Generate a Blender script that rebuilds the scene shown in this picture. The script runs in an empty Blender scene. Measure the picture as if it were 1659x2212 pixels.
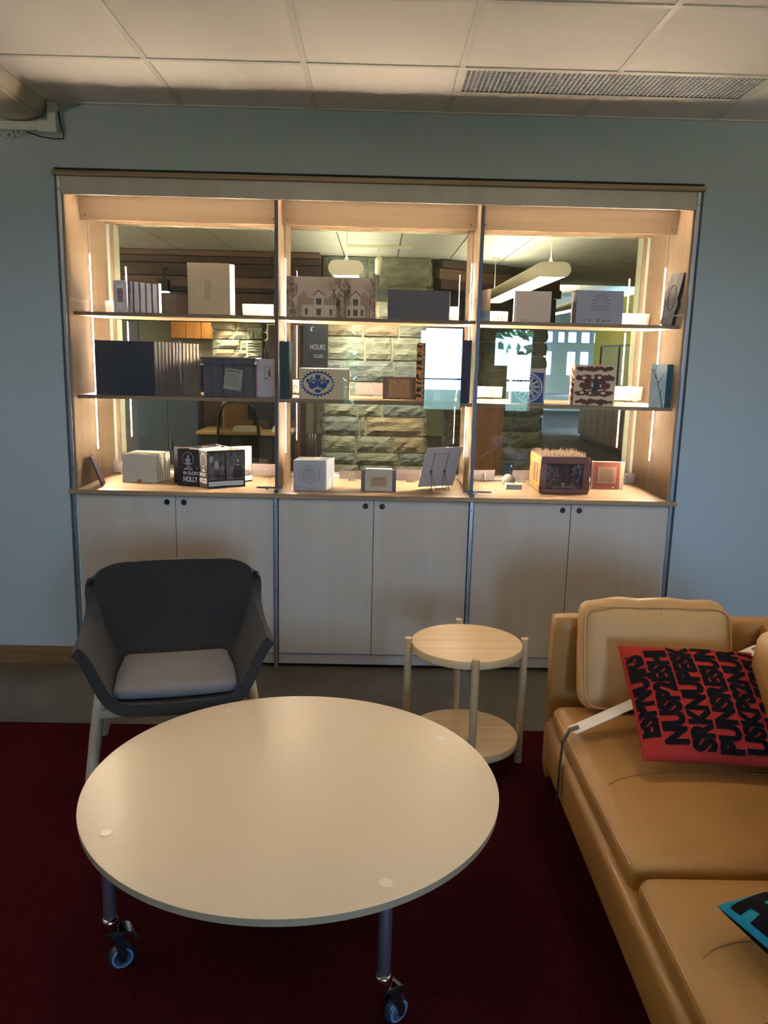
import bpy, bmesh, math, random
from mathutils import Matrix, Vector, noise
random.seed(7)
SC = bpy.context.scene
COL = SC.collection

# ------------------------------------------------------------------ camera
def make_camera():
    yaw, pit, rol = math.radians(-0.7377), math.radians(-11.0517), math.radians(-1.3362)
    Rz = Matrix.Rotation(yaw, 3, 'Z'); Rx = Matrix.Rotation(pit, 3, 'X'); Ry = Matrix.Rotation(rol, 3, 'Y')
    R = Rz @ Rx @ Ry                                  # columns: right, forward, up
    M = Matrix((R.col[0], R.col[2], -R.col[1])).transposed().to_4x4()
    M.translation = (0, -4.018, 1.618)
    cd = bpy.data.cameras.new('camera'); co = bpy.data.objects.new('camera', cd)
    cd.sensor_fit = 'AUTO'; cd.sensor_width = 36.0; cd.lens = 1761.3 / 2212 * 36.0
    cd.clip_start = 0.05; cd.clip_end = 200
    co.matrix_world = M; COL.objects.link(co); SC.camera = co
make_camera()

# ------------------------------------------------------------------ view, world, daylight
SC.view_settings.view_transform = 'Standard'; SC.view_settings.look = 'None'
SC.view_settings.gamma = 1.0; SC.view_settings.exposure = 0.25
SC.view_settings.use_curve_mapping = False
try:
    SC.cycles.max_bounces = 10; SC.cycles.diffuse_bounces = 5; SC.cycles.glossy_bounces = 4
    SC.cycles.transparent_max_bounces = 16; SC.cycles.transmission_bounces = 6
    SC.cycles.caustics_reflective = False; SC.cycles.caustics_refractive = False
    SC.cycles.sample_clamp_indirect = 4.0
    SC.cycles.use_denoising = True
except Exception: pass

SKY_STRENGTH = 66.0
SKY = (0.36, 0.62, 1.0)
LED_STRENGTH = 1300.0
LED_TOP = 34.0
LED = (1.0, 0.79, 0.57)
FILL_LAMP = 17.0  # strength of the added, unseen lounge pendants
LIB_LAMP = 16.0
FILL_DOWNLIGHT = 46.0  # strength of the added, unseen ceiling lights
W = bpy.data.worlds.new('overcast_daylight'); SC.world = W; W.use_nodes = True
def build_world():
    nt = W.node_tree; nt.nodes.clear()
    out = nt.nodes.new('ShaderNodeOutputWorld'); bg = nt.nodes.new('ShaderNodeBackground')
    tc = nt.nodes.new('ShaderNodeTexCoord'); sx = nt.nodes.new('ShaderNodeSeparateXYZ')
    cr = nt.nodes.new('ShaderNodeValToRGB')
    mp = nt.nodes.new('ShaderNodeMapRange'); mp.inputs[1].default_value = -0.3; mp.inputs[2].default_value = 0.3
    cr.color_ramp.elements[0].color = (SKY[0]*.45, SKY[1]*.5, SKY[2]*.5, 1)
    cr.color_ramp.elements[1].color = SKY + (1,)
    nt.links.new(tc.outputs['Generated'], sx.inputs[0]); nt.links.new(sx.outputs['Z'], mp.inputs[0])
    nt.links.new(mp.outputs[0], cr.inputs[0]); nt.links.new(cr.outputs[0], bg.inputs[0])
    bg.inputs[1].default_value = SKY_STRENGTH
    nt.links.new(bg.outputs[0], out.inputs[0])
build_world()
BACK_Y = -7.0
BACK_WINDOWS = [(-0.47, -0.26), (0.62, 1.16), (1.72, 2.10)]      # x ranges of the windows behind the camera
BW_Z = (0.86, 1.98)
def portal(name, loc, rot, w, h):
    ld = bpy.data.lights.new(name, 'AREA'); ld.shape = 'RECTANGLE'; ld.size = w; ld.size_y = h
    lo = bpy.data.objects.new(name, ld); lo.location = loc; lo.rotation_euler = rot
    COL.objects.link(lo); ld.cycles.is_portal = True
for a, b in BACK_WINDOWS:
    portal('daylight_portal', ((a+b)/2, BACK_Y-0.11, sum(BW_Z)/2), (math.radians(90), 0, 0), b-a, BW_Z[1]-BW_Z[0])

# ------------------------------------------------------------------ materials
def lin(c):
    c = c/255.0
    return c/12.92 if c <= 0.04045 else ((c+0.055)/1.055)**2.4
def rgb(r, g, b): return (lin(r), lin(g), lin(b), 1.0)
MATS = {}
def mat(name, col, rough=0.6, metal=0.0, var=0.0, vscale=8.0, stretch=(1, 1, 1), bump=0.0, bscale=60.0, spec=0.5,
        col2=None, detail=4.0, sheen=0.0, dist=0.0, coat=0.0, btype='noise'):
    """procedural principled material; colour varies between col and col2 (or a darkened col) by noise"""
    if name in MATS: return MATS[name]
    m = bpy.data.materials.new(name); m.use_nodes = True
    nt = m.node_tree; N = nt.nodes; L = nt.links
    p = N['Principled BSDF']
    c = rgb(*col); p.inputs['Base Color'].default_value = c
    p.inputs['Roughness'].default_value = rough; p.inputs['Metallic'].default_value = metal
    p.inputs['Specular IOR Level'].default_value = spec
    if sheen: p.inputs['Sheen Weight'].default_value = sheen
    if coat: p.inputs['Coat Weight'].default_value = coat; p.inputs['Coat Roughness'].default_value = 0.15
    tc = N.new('ShaderNodeTexCoord'); mp = N.new('ShaderNodeMapping'); mp.inputs['Scale'].default_value = stretch
    L.new(tc.outputs['Object'], mp.inputs[0])
    if var or col2:
        nz = N.new('ShaderNodeTexNoise'); nz.inputs['Scale'].default_value = vscale; nz.inputs['Detail'].default_value = detail
        nz.inputs['Distortion'].default_value = dist
        L.new(mp.outputs[0], nz.inputs['Vector'])
        r = N.new('ShaderNodeValToRGB'); r.color_ramp.elements[0].position = 0.3; r.color_ramp.elements[1].position = 0.7
        if col2: r.color_ramp.elements[0].color = rgb(*col2)
        else: r.color_ramp.elements[0].color = (c[0]*(1-var), c[1]*(1-var), c[2]*(1-var), 1)
        r.color_ramp.elements[1].color = c
        L.new(nz.outputs[0], r.inputs[0]); L.new(r.outputs[0], p.inputs['Base Color'])
    if bump:
        bz = N.new('ShaderNodeTexNoise'); bz.inputs['Scale'].default_value = bscale; bz.inputs['Detail'].default_value = 5
        L.new(mp.outputs[0], bz.inputs['Vector'])
        b = N.new('ShaderNodeBump'); b.inputs['Strength'].default_value = bump; b.inputs['Distance'].default_value = 0.01
        L.new(bz.outputs[0], b.inputs['Height']); L.new(b.outputs[0], p.inputs['Normal'])
    MATS[name] = m
    return m
def wood(name, light, dark, axis='x', rough=0.5, scale=1.0, fine=60):
    st = {'x': (1.2*scale, fine*scale*.5, fine*scale*.5), 'y': (fine*scale*.5, 1.2*scale, fine*scale*.5), 'z': (fine*scale*.5, fine*scale*.5, 1.2*scale)}[axis]
    return mat(name, light, rough, col2=dark, vscale=1.0, stretch=st, detail=5, dist=0.4, bump=0.03, bscale=3)
def emit(name, col, strength):
    if name in MATS: return MATS[name]
    m = bpy.data.materials.new(name); m.use_nodes = True; nt = m.node_tree; nt.nodes.clear()
    o = nt.nodes.new('ShaderNodeOutputMaterial'); e = nt.nodes.new('ShaderNodeEmission')
    e.inputs[0].default_value = tuple(col)+(1,); e.inputs[1].default_value = strength
    nt.links.new(e.outputs[0], o.inputs[0]); MATS[name] = m; return m
def glass(name, tint=(1, 1, 1), ior=1.45, rough=0.0):
    if name in MATS: return MATS[name]
    m = bpy.data.materials.new(name); m.use_nodes = True; nt = m.node_tree; nt.nodes.clear()
    o = nt.nodes.new('ShaderNodeOutputMaterial'); mx = nt.nodes.new('ShaderNodeMixShader')
    t = nt.nodes.new('ShaderNodeBsdfTransparent'); t.inputs[0].default_value = tuple(tint)+(1,)
    g = nt.nodes.new('ShaderNodeBsdfGlossy'); g.inputs['Roughness'].default_value = rough
    f = nt.nodes.new('ShaderNodeFresnel'); ge = nt.nodes.new('ShaderNodeNewGeometry'); mr = nt.nodes.new('ShaderNodeMapRange')   # same reflectance from either side of a thin pane
    mr.inputs[3].default_value = ior; mr.inputs[4].default_value = 1/ior
    nt.links.new(ge.outputs['Backfacing'], mr.inputs[0]); nt.links.new(mr.outputs[0], f.inputs[0])
    nt.links.new(f.outputs[0], mx.inputs[0]); nt.links.new(t.outputs[0], mx.inputs[1]); nt.links.new(g.outputs[0], mx.inputs[2])
    nt.links.new(mx.outputs[0], o.inputs[0]); MATS[name] = m; return m
def banded(name, cols, scale, axis=2, distortion=2.0, dscale=1.5, thr=0.5, offset=0.0):
    """two-colour print of irregular bands (flat print)"""
    if name in MATS: return MATS[name]
    m = bpy.data.materials.new(name); m.use_nodes = True; nt = m.node_tree; N = nt.nodes; L = nt.links
    p = N['Principled BSDF']; p.inputs['Roughness'].default_value = .6
    tc = N.new('ShaderNodeTexCoord'); mp = N.new('ShaderNodeMapping'); mp.inputs['Location'].default_value = (0, 0, offset)
    w = N.new('ShaderNodeTexWave'); w.wave_type = 'BANDS'; w.bands_direction = 'XYZ'[axis]
    w.inputs['Scale'].default_value = scale; w.inputs['Distortion'].default_value = distortion
    w.inputs['Detail'].default_value = 2; w.inputs['Detail Scale'].default_value = dscale
    r = N.new('ShaderNodeValToRGB'); r.color_ramp.interpolation = 'CONSTANT'
    r.color_ramp.elements[0].color = rgb(*cols[0]); r.color_ramp.elements[1].position = thr; r.color_ramp.elements[1].color = rgb(*cols[1])
    L.new(tc.outputs['Object'], mp.inputs[0]); L.new(mp.outputs[0], w.inputs['Vector']); L.new(w.outputs[0], r.inputs[0]); L.new(r.outputs[0], p.inputs['Base Color'])
    MATS[name] = m; return m
def checkered(name, c1, c2, scale):
    if name in MATS: return MATS[name]
    m = bpy.data.materials.new(name); m.use_nodes = True; nt = m.node_tree; N = nt.nodes; L = nt.links
    p = N['Principled BSDF']; p.inputs['Roughness'].default_value = .7
    tc = N.new('ShaderNodeTexCoord'); mp = N.new('ShaderNodeMapping'); mp.inputs['Rotation'].default_value = (0, math.radians(45), 0)
    mp.inputs['Location'].default_value = (.003, .5, .003)
    k = N.new('ShaderNodeTexChecker'); k.inputs['Scale'].default_value = scale; k.inputs[1].default_value = rgb(*c1); k.inputs[2].default_value = rgb(*c2)
    L.new(tc.outputs['Object'], mp.inputs[0]); L.new(mp.outputs[0], k.inputs[0]); L.new(k.outputs[0], p.inputs['Base Color'])
    MATS[name] = m; return m

PAINT = mat('wall_paint', (168, 182, 188), .75, bump=.06, bscale=180)
PAINT_LIB = mat('library_paint', (205, 212, 180), .75)
TILE = mat('ceiling_tile_board', (238, 232, 224), .9, var=.05, vscale=140, bump=.25, bscale=260)
GRID = mat('ceiling_grid_metal', (214, 210, 200), .5)
PLY = wood('maple_ply', (162, 138, 110), (150, 125, 96), 'x', .45)
PLYV = wood('maple_ply_upright', (162, 138, 110), (150, 125, 96), 'z', .45)
PLYEDGE = wood('ply_edge', (168, 146, 112), (112, 92, 68), 'x', .6, fine=90)
DOORW = wood('white_laminate', (200, 190, 176), (191, 180, 166), 'z', .42, fine=30)
ALU = mat('aluminium', (176, 180, 186), .35, .85)
DARK = mat('shadow_gap_black', (22, 24, 28), .7)
BLACK = mat('black_plastic', (16, 16, 18), .45)
GRAPH = mat('graphite_metal', (78, 80, 88), .38, .7)
CHROME = mat('chrome', (215, 215, 220), .08, 1.0)
STEEL = mat('satin_steel', (165, 170, 178), .3, .9)
GLASS = glass('clear_glass')
LEDM = emit('led_diffuser', LED, LED_STRENGTH)

# ------------------------------------------------------------------ mesh helpers
class MB:
    def __init__(s): s.v = []; s.f = []; s.mi = []; s.M = None
    def _add(s, vs, fs, mi=0):
        o = len(s.v)
        for q in vs: s.v.append(tuple(s.M @ Vector(q)) if s.M else tuple(q))
        for q in fs: s.f.append(tuple(i+o for i in q)); s.mi.append(mi)
        return s
    def box(s, x0, x1, y0, y1, z0, z1, mi=0):
        return s._add([(x0, y0, z0), (x1, y0, z0), (x1, y1, z0), (x0, y1, z0), (x0, y0, z1), (x1, y0, z1), (x1, y1, z1), (x0, y1, z1)],
                      [(0, 3, 2, 1), (4, 5, 6, 7), (0, 1, 5, 4), (1, 2, 6, 5), (2, 3, 7, 6), (3, 0, 4, 7)], mi)
    def prism(s, poly, d0, d1, plane='xz', mi=0):
        """polygon (list of 2d) extruded along the third axis from d0 to d1"""
        n = len(poly)
        def P(a, b, d): return {'xz': (a, d, b), 'xy': (a, b, d), 'yz': (d, a, b)}[plane]
        vs = [P(a, b, d0) for a, b in poly] + [P(a, b, d1) for a, b in poly]
        fs = [tuple(range(n))[::-1], tuple(range(n, 2*n))] + [(i, (i+1) % n, n+(i+1) % n, n+i) for i in range(n)]
        return s._add(vs, fs, mi)
    def tube(s, pts, r, seg=8, mi=0, closed=False):
        pts = [Vector(p) for p in pts]; n = len(pts); rs = r if isinstance(r, (list, tuple)) else [r]*n
        vs = []; fs = []; up = None
        for i, p in enumerate(pts):
            if closed: d = pts[(i+1) % n]-pts[i-1]
            else: d = (pts[min(i+1, n-1)]-pts[max(i-1, 0)])
            d.normalize()
            if up is None: up = Vector((0, 0, 1)) if abs(d.z) < .9 else Vector((1, 0, 0))
            a = d.cross(up)
            if a.length < 1e-4: a = d.orthogonal()
            a.normalize(); b = a.cross(d); up = b
            for k in range(seg):
                t = 2*math.pi*k/seg; vs.append(p + a*math.cos(t)*rs[i] + b*math.sin(t)*rs[i])
        m = n if closed else n-1
        for i in range(m):
            j = (i+1) % n
            for k in range(seg):
                fs.append((i*seg+k, i*seg+(k+1) % seg, j*seg+(k+1) % seg, j*seg+k))
        if not closed: fs += [tuple(range(seg))[::-1], tuple((n-1)*seg+k for k in range(seg))]
        return s._add(vs, fs, mi)
    def lathe(s, prof, seg=32, c=(0, 0, 0), mi=0):
        vs = []; fs = []
        for r, z in prof:
            for k in range(seg):
                t = 2*math.pi*k/seg; vs.append((c[0]+r*math.cos(t), c[1]+r*math.sin(t), c[2]+z))
        n = len(prof)
        for i in range(n-1):
            for k in range(seg):
                fs.append((i*seg+k, i*seg+(k+1) % seg, (i+1)*seg+(k+1) % seg, (i+1)*seg+k))
        fs += [tuple(range(seg))[::-1], tuple((n-1)*seg+k for k in range(seg))]
        return s._add(vs, fs, mi)
    def grid(s, P, nu, nv, mi=0, closed_u=False):
        vs = [P(i/(nu-1 if not closed_u else nu), j/(nv-1)) for j in range(nv) for i in range(nu)]
        fs = []
        for j in range(nv-1):
            for i in range(nu if closed_u else nu-1):
                k = (i+1) % nu
                fs.append((j*nu+i, j*nu+k, (j+1)*nu+k, (j+1)*nu+i))
        return s._add(vs, fs, mi)
def setprops(o, label=None, cat=None, group=None, kind=None):
    if label: o['label'] = label
    if cat: o['category'] = cat
    if group: o['group'] = group
    if kind: o['kind'] = kind
    return o
def obj(name, mb, mats, parent=None, smooth=False, bevel=0.0, bseg=2, off=None, sub=0, solid=0.0, kind=None, label=None, angle=40):
    me = bpy.data.meshes.new(name)
    vs = mb.v if off is None else [(a-off[0], b-off[1], c-off[2]) for a, b, c in mb.v]
    me.from_pydata(vs, [], mb.f)
    if not isinstance(mats, (list, tuple)): mats = [mats]
    for m in mats: me.materials.append(m)
    if len(mats) > 1: me.polygons.foreach_set('material_index', mb.mi)
    bm = bmesh.new(); bm.from_mesh(me)
    bmesh.ops.remove_doubles(bm, verts=bm.verts, dist=1e-6)
    bmesh.ops.recalc_face_normals(bm, faces=bm.faces); bm.to_mesh(me); bm.free()
    if smooth: me.polygons.foreach_set('use_smooth', [True]*len(me.polygons))
    me.update()
    o = bpy.data.objects.new(name, me); COL.objects.link(o)
    if parent: o.parent = parent
    if solid:
        q = o.modifiers.new('thickness', 'SOLIDIFY'); q.thickness = solid; q.offset = 0
    if bevel:
        q = o.modifiers.new('edge', 'BEVEL'); q.width = bevel; q.segments = bseg; q.limit_method = 'ANGLE'; q.angle_limit = math.radians(angle)
        if not smooth:
            me.polygons.foreach_set('use_smooth', [True]*len(me.polygons))
            q.harden_normals = True
    if sub:
        q = o.modifiers.new('sub', 'SUBSURF'); q.levels = sub; q.render_levels = sub
    if kind: o['kind'] = kind
    if label: o['label'] = label
    return o
def thing(name, label, cat, loc=(0, 0, 0), rz=0.0, group=None):
    o = bpy.data.objects.new(name, None); o.location = loc; o.rotation_euler = (0, 0, rz); o.empty_display_size = .05
    COL.objects.link(o); return setprops(o, label, cat, group)
def copy_tree(o, parent=None):
    c = o.copy(); COL.objects.link(c)
    if parent: c.parent = parent
    for ch in list(o.children): copy_tree(ch, c)
    return c
def text(body, size, mtl, parent, loc, rot=(math.pi/2, 0, 0), align='CENTER', bold=0.0, sx=1.0, name='lettering'):
    cu = bpy.data.curves.new(name, 'FONT'); cu.body = body; cu.size = size; cu.align_x = align; cu.align_y = 'CENTER'
    cu.offset = bold; cu.extrude = 0.0002; cu.resolution_u = 3; cu.materials.append(mtl)
    tmp = bpy.data.objects.new('glyphs', cu); COL.objects.link(tmp); bpy.context.view_layer.update()
    me = bpy.data.meshes.new_from_object(tmp.evaluated_get(bpy.context.evaluated_depsgraph_get()))
    bpy.data.objects.remove(tmp); bpy.data.curves.remove(cu)
    if not me.materials: me.materials.append(mtl)
    o = bpy.data.objects.new(name, me); COL.objects.link(o); o.parent = parent; o.location = loc; o.rotation_euler = rot
    o.scale = (sx, 1, 1)
    return o
def ell(cx, cz, rx, rz, n=28, a0=0.0): return [(cx+rx*math.cos(a0+2*math.pi*k/n), cz+rz*math.sin(a0+2*math.pi*k/n)) for k in range(n)]
def bars(x0, x1, ztop, n, pitch, h, y, ragged=.15, centre=True):
    """lines of small illegible print"""
    b = MB(); r = random.Random(n*31+int(1000*abs(x0)))
    for i in range(n):
        w = (x1-x0)*(1-ragged*r.random()); c = (x0+x1)/2 if centre else x0+w/2
        z = ztop-i*pitch
        x = c-w/2
        while x < c+w/2-.002:
            l = min(r.uniform(.006, .018), c+w/2-x); b.box(x, x+l*.82, y-.0004, y, z-h, z); x += l
    return b

# ================================================================== THE ROOM
def structure(name, mb, mats, **k): return obj(name, mb, mats, kind='structure', **k)
XL, XR, CEIL, WTOP = -4.2, 4.6, 2.70, 2.7149
CONCRETE = mat('polished_concrete', (92, 88, 76), .38, col2=(62, 58, 48), vscale=3.2, detail=8, dist=.6, bump=.05, bscale=40)
CARPET = mat('dark_red_carpet', (72, 20, 26), .95, col2=(36, 8, 11), vscale=220, bump=.6, bscale=420, spec=.02)
OAKBASE = wood('dark_oak_base', (118, 92, 62), (78, 58, 36), 'x', .45)
fl = structure('floor', MB().box(XL, XR, BACK_Y, .9, -.1, 0), CONCRETE)
obj('carpet', MB().box(XL, XR, BACK_Y, -.70, 0, .006), CARPET, fl, label='dark red carpet with a straight edge')
# wall with the display-case opening: painted front leaf, library leaf with a window reveal
b = MB()
for x0, x1, z0, z1 in ((XL, -1.515, 0, WTOP), (1.515, XR, 0, WTOP), (-1.515, 1.515, 2.425, WTOP)):
    b.box(x0, x1, 0, .10, z0, z1, 0)
for x0, x1, z0, z1 in ((-8.2, -1.462, 0, 2.711), (1.462, 4.6, 0, 2.711), (-1.462, 1.462, 2.28, 2.711), (-1.462, 1.462, 0, .916)):
    b.box(x0, x1, .61, .78, z0, z1, 1)
structure('wall_front', b, [PAINT, PAINT_LIB])
structure('wall_left', MB().box(XL-.1, XL, BACK_Y, .10, 0, WTOP), PAINT)
structure('wall_right', MB().box(XR, XR+.1, BACK_Y, .10, 0, WTOP), PAINT)
b = MB(); xs = [XL-.1]+[x for w in BACK_WINDOWS for x in w]+[XR+.1]
for i in range(0, len(xs), 2): b.box(xs[i], xs[i+1], BACK_Y-.1, BACK_Y, 0, WTOP)
for a, c in BACK_WINDOWS: b.box(a, c, BACK_Y-.1, BACK_Y, 0, BW_Z[0]); b.box(a, c, BACK_Y-.1, BACK_Y, BW_Z[1], WTOP)
structure('wall_back', b, PAINT)
for i, (a, c) in enumerate(BACK_WINDOWS):
    b = MB(); t = .025
    for q in ((a, a+t, BW_Z[0], BW_Z[1]), (c-t, c, BW_Z[0], BW_Z[1]), (a, c, BW_Z[0], BW_Z[0]+t), (a, c, BW_Z[1]-t, BW_Z[1]), (a, c, 1.28, 1.30)):
        b.box(q[0], q[1], BACK_Y-.07, BACK_Y-.02, q[2], q[3])
    w = structure('window_%d' % (i+2), b, GRAPH)
    obj('pane', MB().box(a+t, c-t, BACK_Y-.05, BACK_Y-.044, BW_Z[0]+t, BW_Z[1]-t), GLASS, w)
BB = .093
structure('baseboard_left', MB().box(XL, -1.515, -.014, 0, 0, BB), OAKBASE)
structure('baseboard_right', MB().box(1.515, XR, -.014, 0, 0, BB), OAKBASE)

# ceiling: slab, lay-in tiles one by one where they are seen, exposed grid
ce = structure('ceiling', MB().box(XL-.1, XR+.1, BACK_Y-.1, .1, 2.715, 2.80), TILE)
gx = [.305+.6096*k for k in range(-5, 5)]
gy = [-.6096*k for k in range(0, 6)]
def tile_mesh(w, d):
    b = MB().box(-w/2, w/2, -d/2, d/2, 0, .010); return b
_tm = {}
def tile(x0, x1, y0, y1):
    w, d = round(x1-x0-.016, 4), round(y1-y0-.016, 4)
    if (w, d) not in _tm:
        o = obj('ceiling_tile', tile_mesh(w, d), TILE, ce, bevel=.003, bseg=1); _tm[(w, d)] = o
    else:
        o = _tm[(w, d)].copy(); COL.objects.link(o)
    o.location = ((x0+x1)/2, (y0+y1)/2, 2.703)
VENT = (gx[5], gx[7])
for i in range(len(gx)-1):
    for j in range(len(gy)-1):
        if j == 0 and VENT[0]-.01 <= gx[i] < VENT[1]-.01: tile(gx[i], gx[i+1], -.305, 0)
        else: tile(gx[i], gx[i+1], gy[j+1], gy[j])
b = MB()
for x in gx:
    if abs(x-gx[6]) < .01: b.box(x-.012, x+.012, -.305, 0, 2.6995, 2.715); b.box(x-.012, x+.012, gy[-1], -.6096, 2.6995, 2.715)
    else: b.box(x-.012, x+.012, gy[-1], 0, 2.6995, 2.715)
for y in gy[1:]: b.box(gx[0], gx[-1], y-.012, y+.012, 2.699, 2.7145)
b.box(VENT[0], VENT[1], -.317, -.293, 2.699, 2.7145)
b.box(XL, XR, -.02, 0, 2.698, 2.7145)
obj('ceiling_grid', b, GRID, ce)
structure('ceiling_field', MB().box(XL, XR, BACK_Y, gy[-1]-.02, 2.703, 2.716), TILE)
# return-air grille of egg-crate lattice
v = thing('ceiling_vent', 'white egg-crate air return grille set in the tiled ceiling', 'air vent', (.914, -.457, 2.70))
obj('backing', MB().box(VENT[0]+.02, VENT[1]-.02, -.595, -.32, 2.7135, 2.7145), mat('vent_shadow', (205, 200, 202), .9), v, off=(.914, -.457, 2.70))
b = MB()
for q in ((VENT[0]+.012, VENT[1]-.012, -.327, -.317), (VENT[0]+.012, VENT[1]-.012, -.598, -.588), (VENT[0]+.012, VENT[0]+.022, -.6, -.317), (VENT[1]-.022, VENT[1]-.012, -.6, -.317)):
    b.box(q[0], q[1], q[2], q[3], 2.699, 2.7135)
obj('frame', b, GRID, v, off=(.914, -.457, 2.70))
b = MB(); n = 60
for k in range(n+1):
    x = VENT[0]+.022+(VENT[1]-VENT[0]-.044)*k/n; b.box(x-.002, x+.002, -.59, -.325, 2.7005, 2.7125)
for k in range(13):
    y = -.588+.263*k/12; b.box(VENT[0]+.02, VENT[1]-.02, y-.002, y+.002, 2.7003, 2.7127)
obj('lattice', b, mat('vent_plastic', (226, 224, 228), .5), v, off=(.914, -.457, 2.70))

# duct and surface raceway, upper left corner
DUCT = mat('beige_duct', (196, 184, 164), .42)
d = thing('ceiling_duct', 'beige round-edged duct under the ceiling in the left corner', 'duct', (-1.65, -.6, 2.62))
def ductP(u, vv):
    a = math.pi*(u*1.0); r = .135
    return (-1.655+math.cos(a)*r, -.012-vv*2.2, 2.70-math.sin(a)*.085)
b = MB().grid(ductP, 14, 6); b.tube([(-1.55, -.012, 2.635), (-1.55, -2.2, 2.635)], .006, 6)
obj('casing', b, DUCT, d, smooth=True, off=(-1.65, -.6, 2.62))
r = thing('cable_raceway', 'white boxy cable raceway with an elbow on the wall under the duct', 'raceway', (-1.6, -.02, 2.60))
obj('channel', MB().box(-4.19, -1.50, -.035, -.0005, 2.575, 2.612), mat('white_pvc', (206, 210, 204), .45), r, bevel=.003, off=(-1.6, -.02, 2.60))
obj('elbow_box', MB().box(-1.56, -1.475, -.045, -.0005, 2.566, 2.616).box(-1.515, -1.475, -.045, -.0005, 2.614, 2.695), MATS['white_pvc'], r, bevel=.004, off=(-1.6, -.02, 2.60))
obj('cable', MB().tube([(-1.472, -.02, 2.66), (-1.466, -.015, 2.61), (-1.455, -.012, 2.575), (-1.455, -.012, 2.546), (-1.50, -.012, 2.545), (-1.56, -.014, 2.552), (-1.62, -.02, 2.57)], .003, 6), BLACK, r, smooth=True, off=(-1.6, -.02, 2.60))
b = MB()
for k, (x, z) in enumerate(((-1.70, 2.555), (-1.735, 2.552), (-1.655, 2.566))): b.tube([(x+.014*math.cos(t*.785), -.02, z+.014*math.sin(t*.785)) for t in range(8)], .004, 6, closed=True)
obj('cable_clip', b, MATS['white_pvc'], r, smooth=True, off=(-1.6, -.02, 2.60))

# ================================================================== DISPLAY CASE
CB = (0, .3, .917)
dc = thing('display_case', 'lit built-in glass display case with shelves of books, set into the wall', 'display case', CB)
def cp(name, mb, m, bevel=.0, **k): return obj(name, mb, m, dc, bevel=bevel, off=CB, **k)
for s in (-1, 1):
    x0, x1 = sorted((s*1.475, s*1.497)); cp('side_panel', MB().box(x0, x1, .004, .605, .917, 2.365), PLYV)
    x0, x1 = sorted((s*.479, s*.497)); cp('partition', MB().box(x0, x1, .024, .60, .917, 2.365), PLYV)
    xa, xb = sorted((s*.481, s*.495)); cp('edge_strip', MB().box(xa, xb, .018, .0238, .945, 2.308), GRAPH)
cp('top_panel', MB().box(-1.497, 1.497, .0145, .605, 2.3652, 2.383), PLY)
cp('header', MB().box(-1.484, 1.484, -.004, .014, 2.308, 2.388), DOORW, .002)
cp('top_ledge', MB().box(-1.517, 1.517, -.022, .06, 2.389, 2.411), PLYEDGE, .002)
cp('top_gap_shade', MB().box(-1.514, 1.514, .035, .05, 2.411, 2.4249), DARK)  # dark strip painting the shade line above the ledge
for xa, xb in ((-1.4745, -.4975), (-.4785, .4785), (.4975, 1.4745)):
    v_ = cp('valance', MB().box(xa, xb, .205, .223, 2.226, 2.365), PLY)
    hl = cp('led_channel', MB().box(xa+.01, xb-.01, .050, .072, 2.352, 2.365), mat('led_channel_alu', (170, 160, 152), .5, .3))
    obj('led_strip', MB().box(xa+.015, xb-.015, .054, .068, 2.348, 2.3519), emit('led_top', LED, LED_TOP), hl, off=CB)
    for x in (xa+.025, xb-.025): obj('screw', MB().tube([(x, .2047, 2.25), (x, .206, 2.25)], .004, 8), DARK, v_, off=CB)
    cp('head_rail', MB().box(xa, xb, .575, .604, 2.262, 2.365), PLY)
    cp('sill_rail', MB().box(xa, xb, .583, .604, .9175, .932), mat('white_sill', (226, 220, 206), .5))
    for zt in (1.781, 1.381):
        cp('shelf', MB().box(xa+.001, xb-.001, .057, .55, zt-.017, zt), [PLY], .001)
        cp('shelf_edge', MB().box(xa+.001, xb-.001, .0545, .0569, zt-.0172, zt+.0002), PLYEDGE)
def led(x, s):
    xc = x+s*.0012
    c = cp('led_channel', MB().box(min(x, x+s*.003), max(x, x+s*.003), .305, .327, .93, 2.262), mat('led_channel_alu', (170, 160, 152), .5, .3))
    b = MB()                                             # flat diffuser set flush in the channel
    b.box(min(x+s*.0031, x+s*.0036), max(x+s*.0031, x+s*.0036), .3105, .3215, 1.085, 2.075)
    obj('led_strip', b, LEDM, c, off=CB)
for x, s in ((-1.475, 1), (1.475, -1), (-.479, 1), (.479, -1), (-.497, -1), (.497, 1)): led(x, s)
for i, (xa, xb) in enumerate(((-1.472, -.515), (-.474, .474), (.502, 1.472))):
    g = cp('glass_door', MB().box(xa, xb, .006, .012, .926, 2.307), GLASS)
# pinned bar locks across the divider feet
for x, a, c in ((-.49, -.585, -.456), (.492, .445, .585)):
    k = cp('lock_bar', MB().box(a, c, -.006, .0045, .942, .949), GRAPH)
    obj('lock_barrel', MB().lathe([(.0085, 0), (.0095, .002), (.0095, .012), (.006, .016)], 14, (0, 0, 0)), STEEL, k)
    q = k.children[0]; q.rotation_euler = (math.pi/2, 0, 0); q.location = ((-.533 if x < 0 else .505)-CB[0], .002-CB[1], .9455-CB[2])
    obj('hole', MB().tube([((a+.008 if x < 0 else c-.008), -.0066, .9455), ((a+.008 if x < 0 else c-.008), -.0055, .9455)], .002, 8), mat('bright_pin', (235, 225, 210), .3), k, off=CB)
    cp('divider_foot', MB().prism([(x-.010, .9178), (x+.010, .9178), (x+.0105, .926), (x+.007, .934), (x-.007, .934), (x-.0105, .926)], .004, .026), GRAPH)
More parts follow.
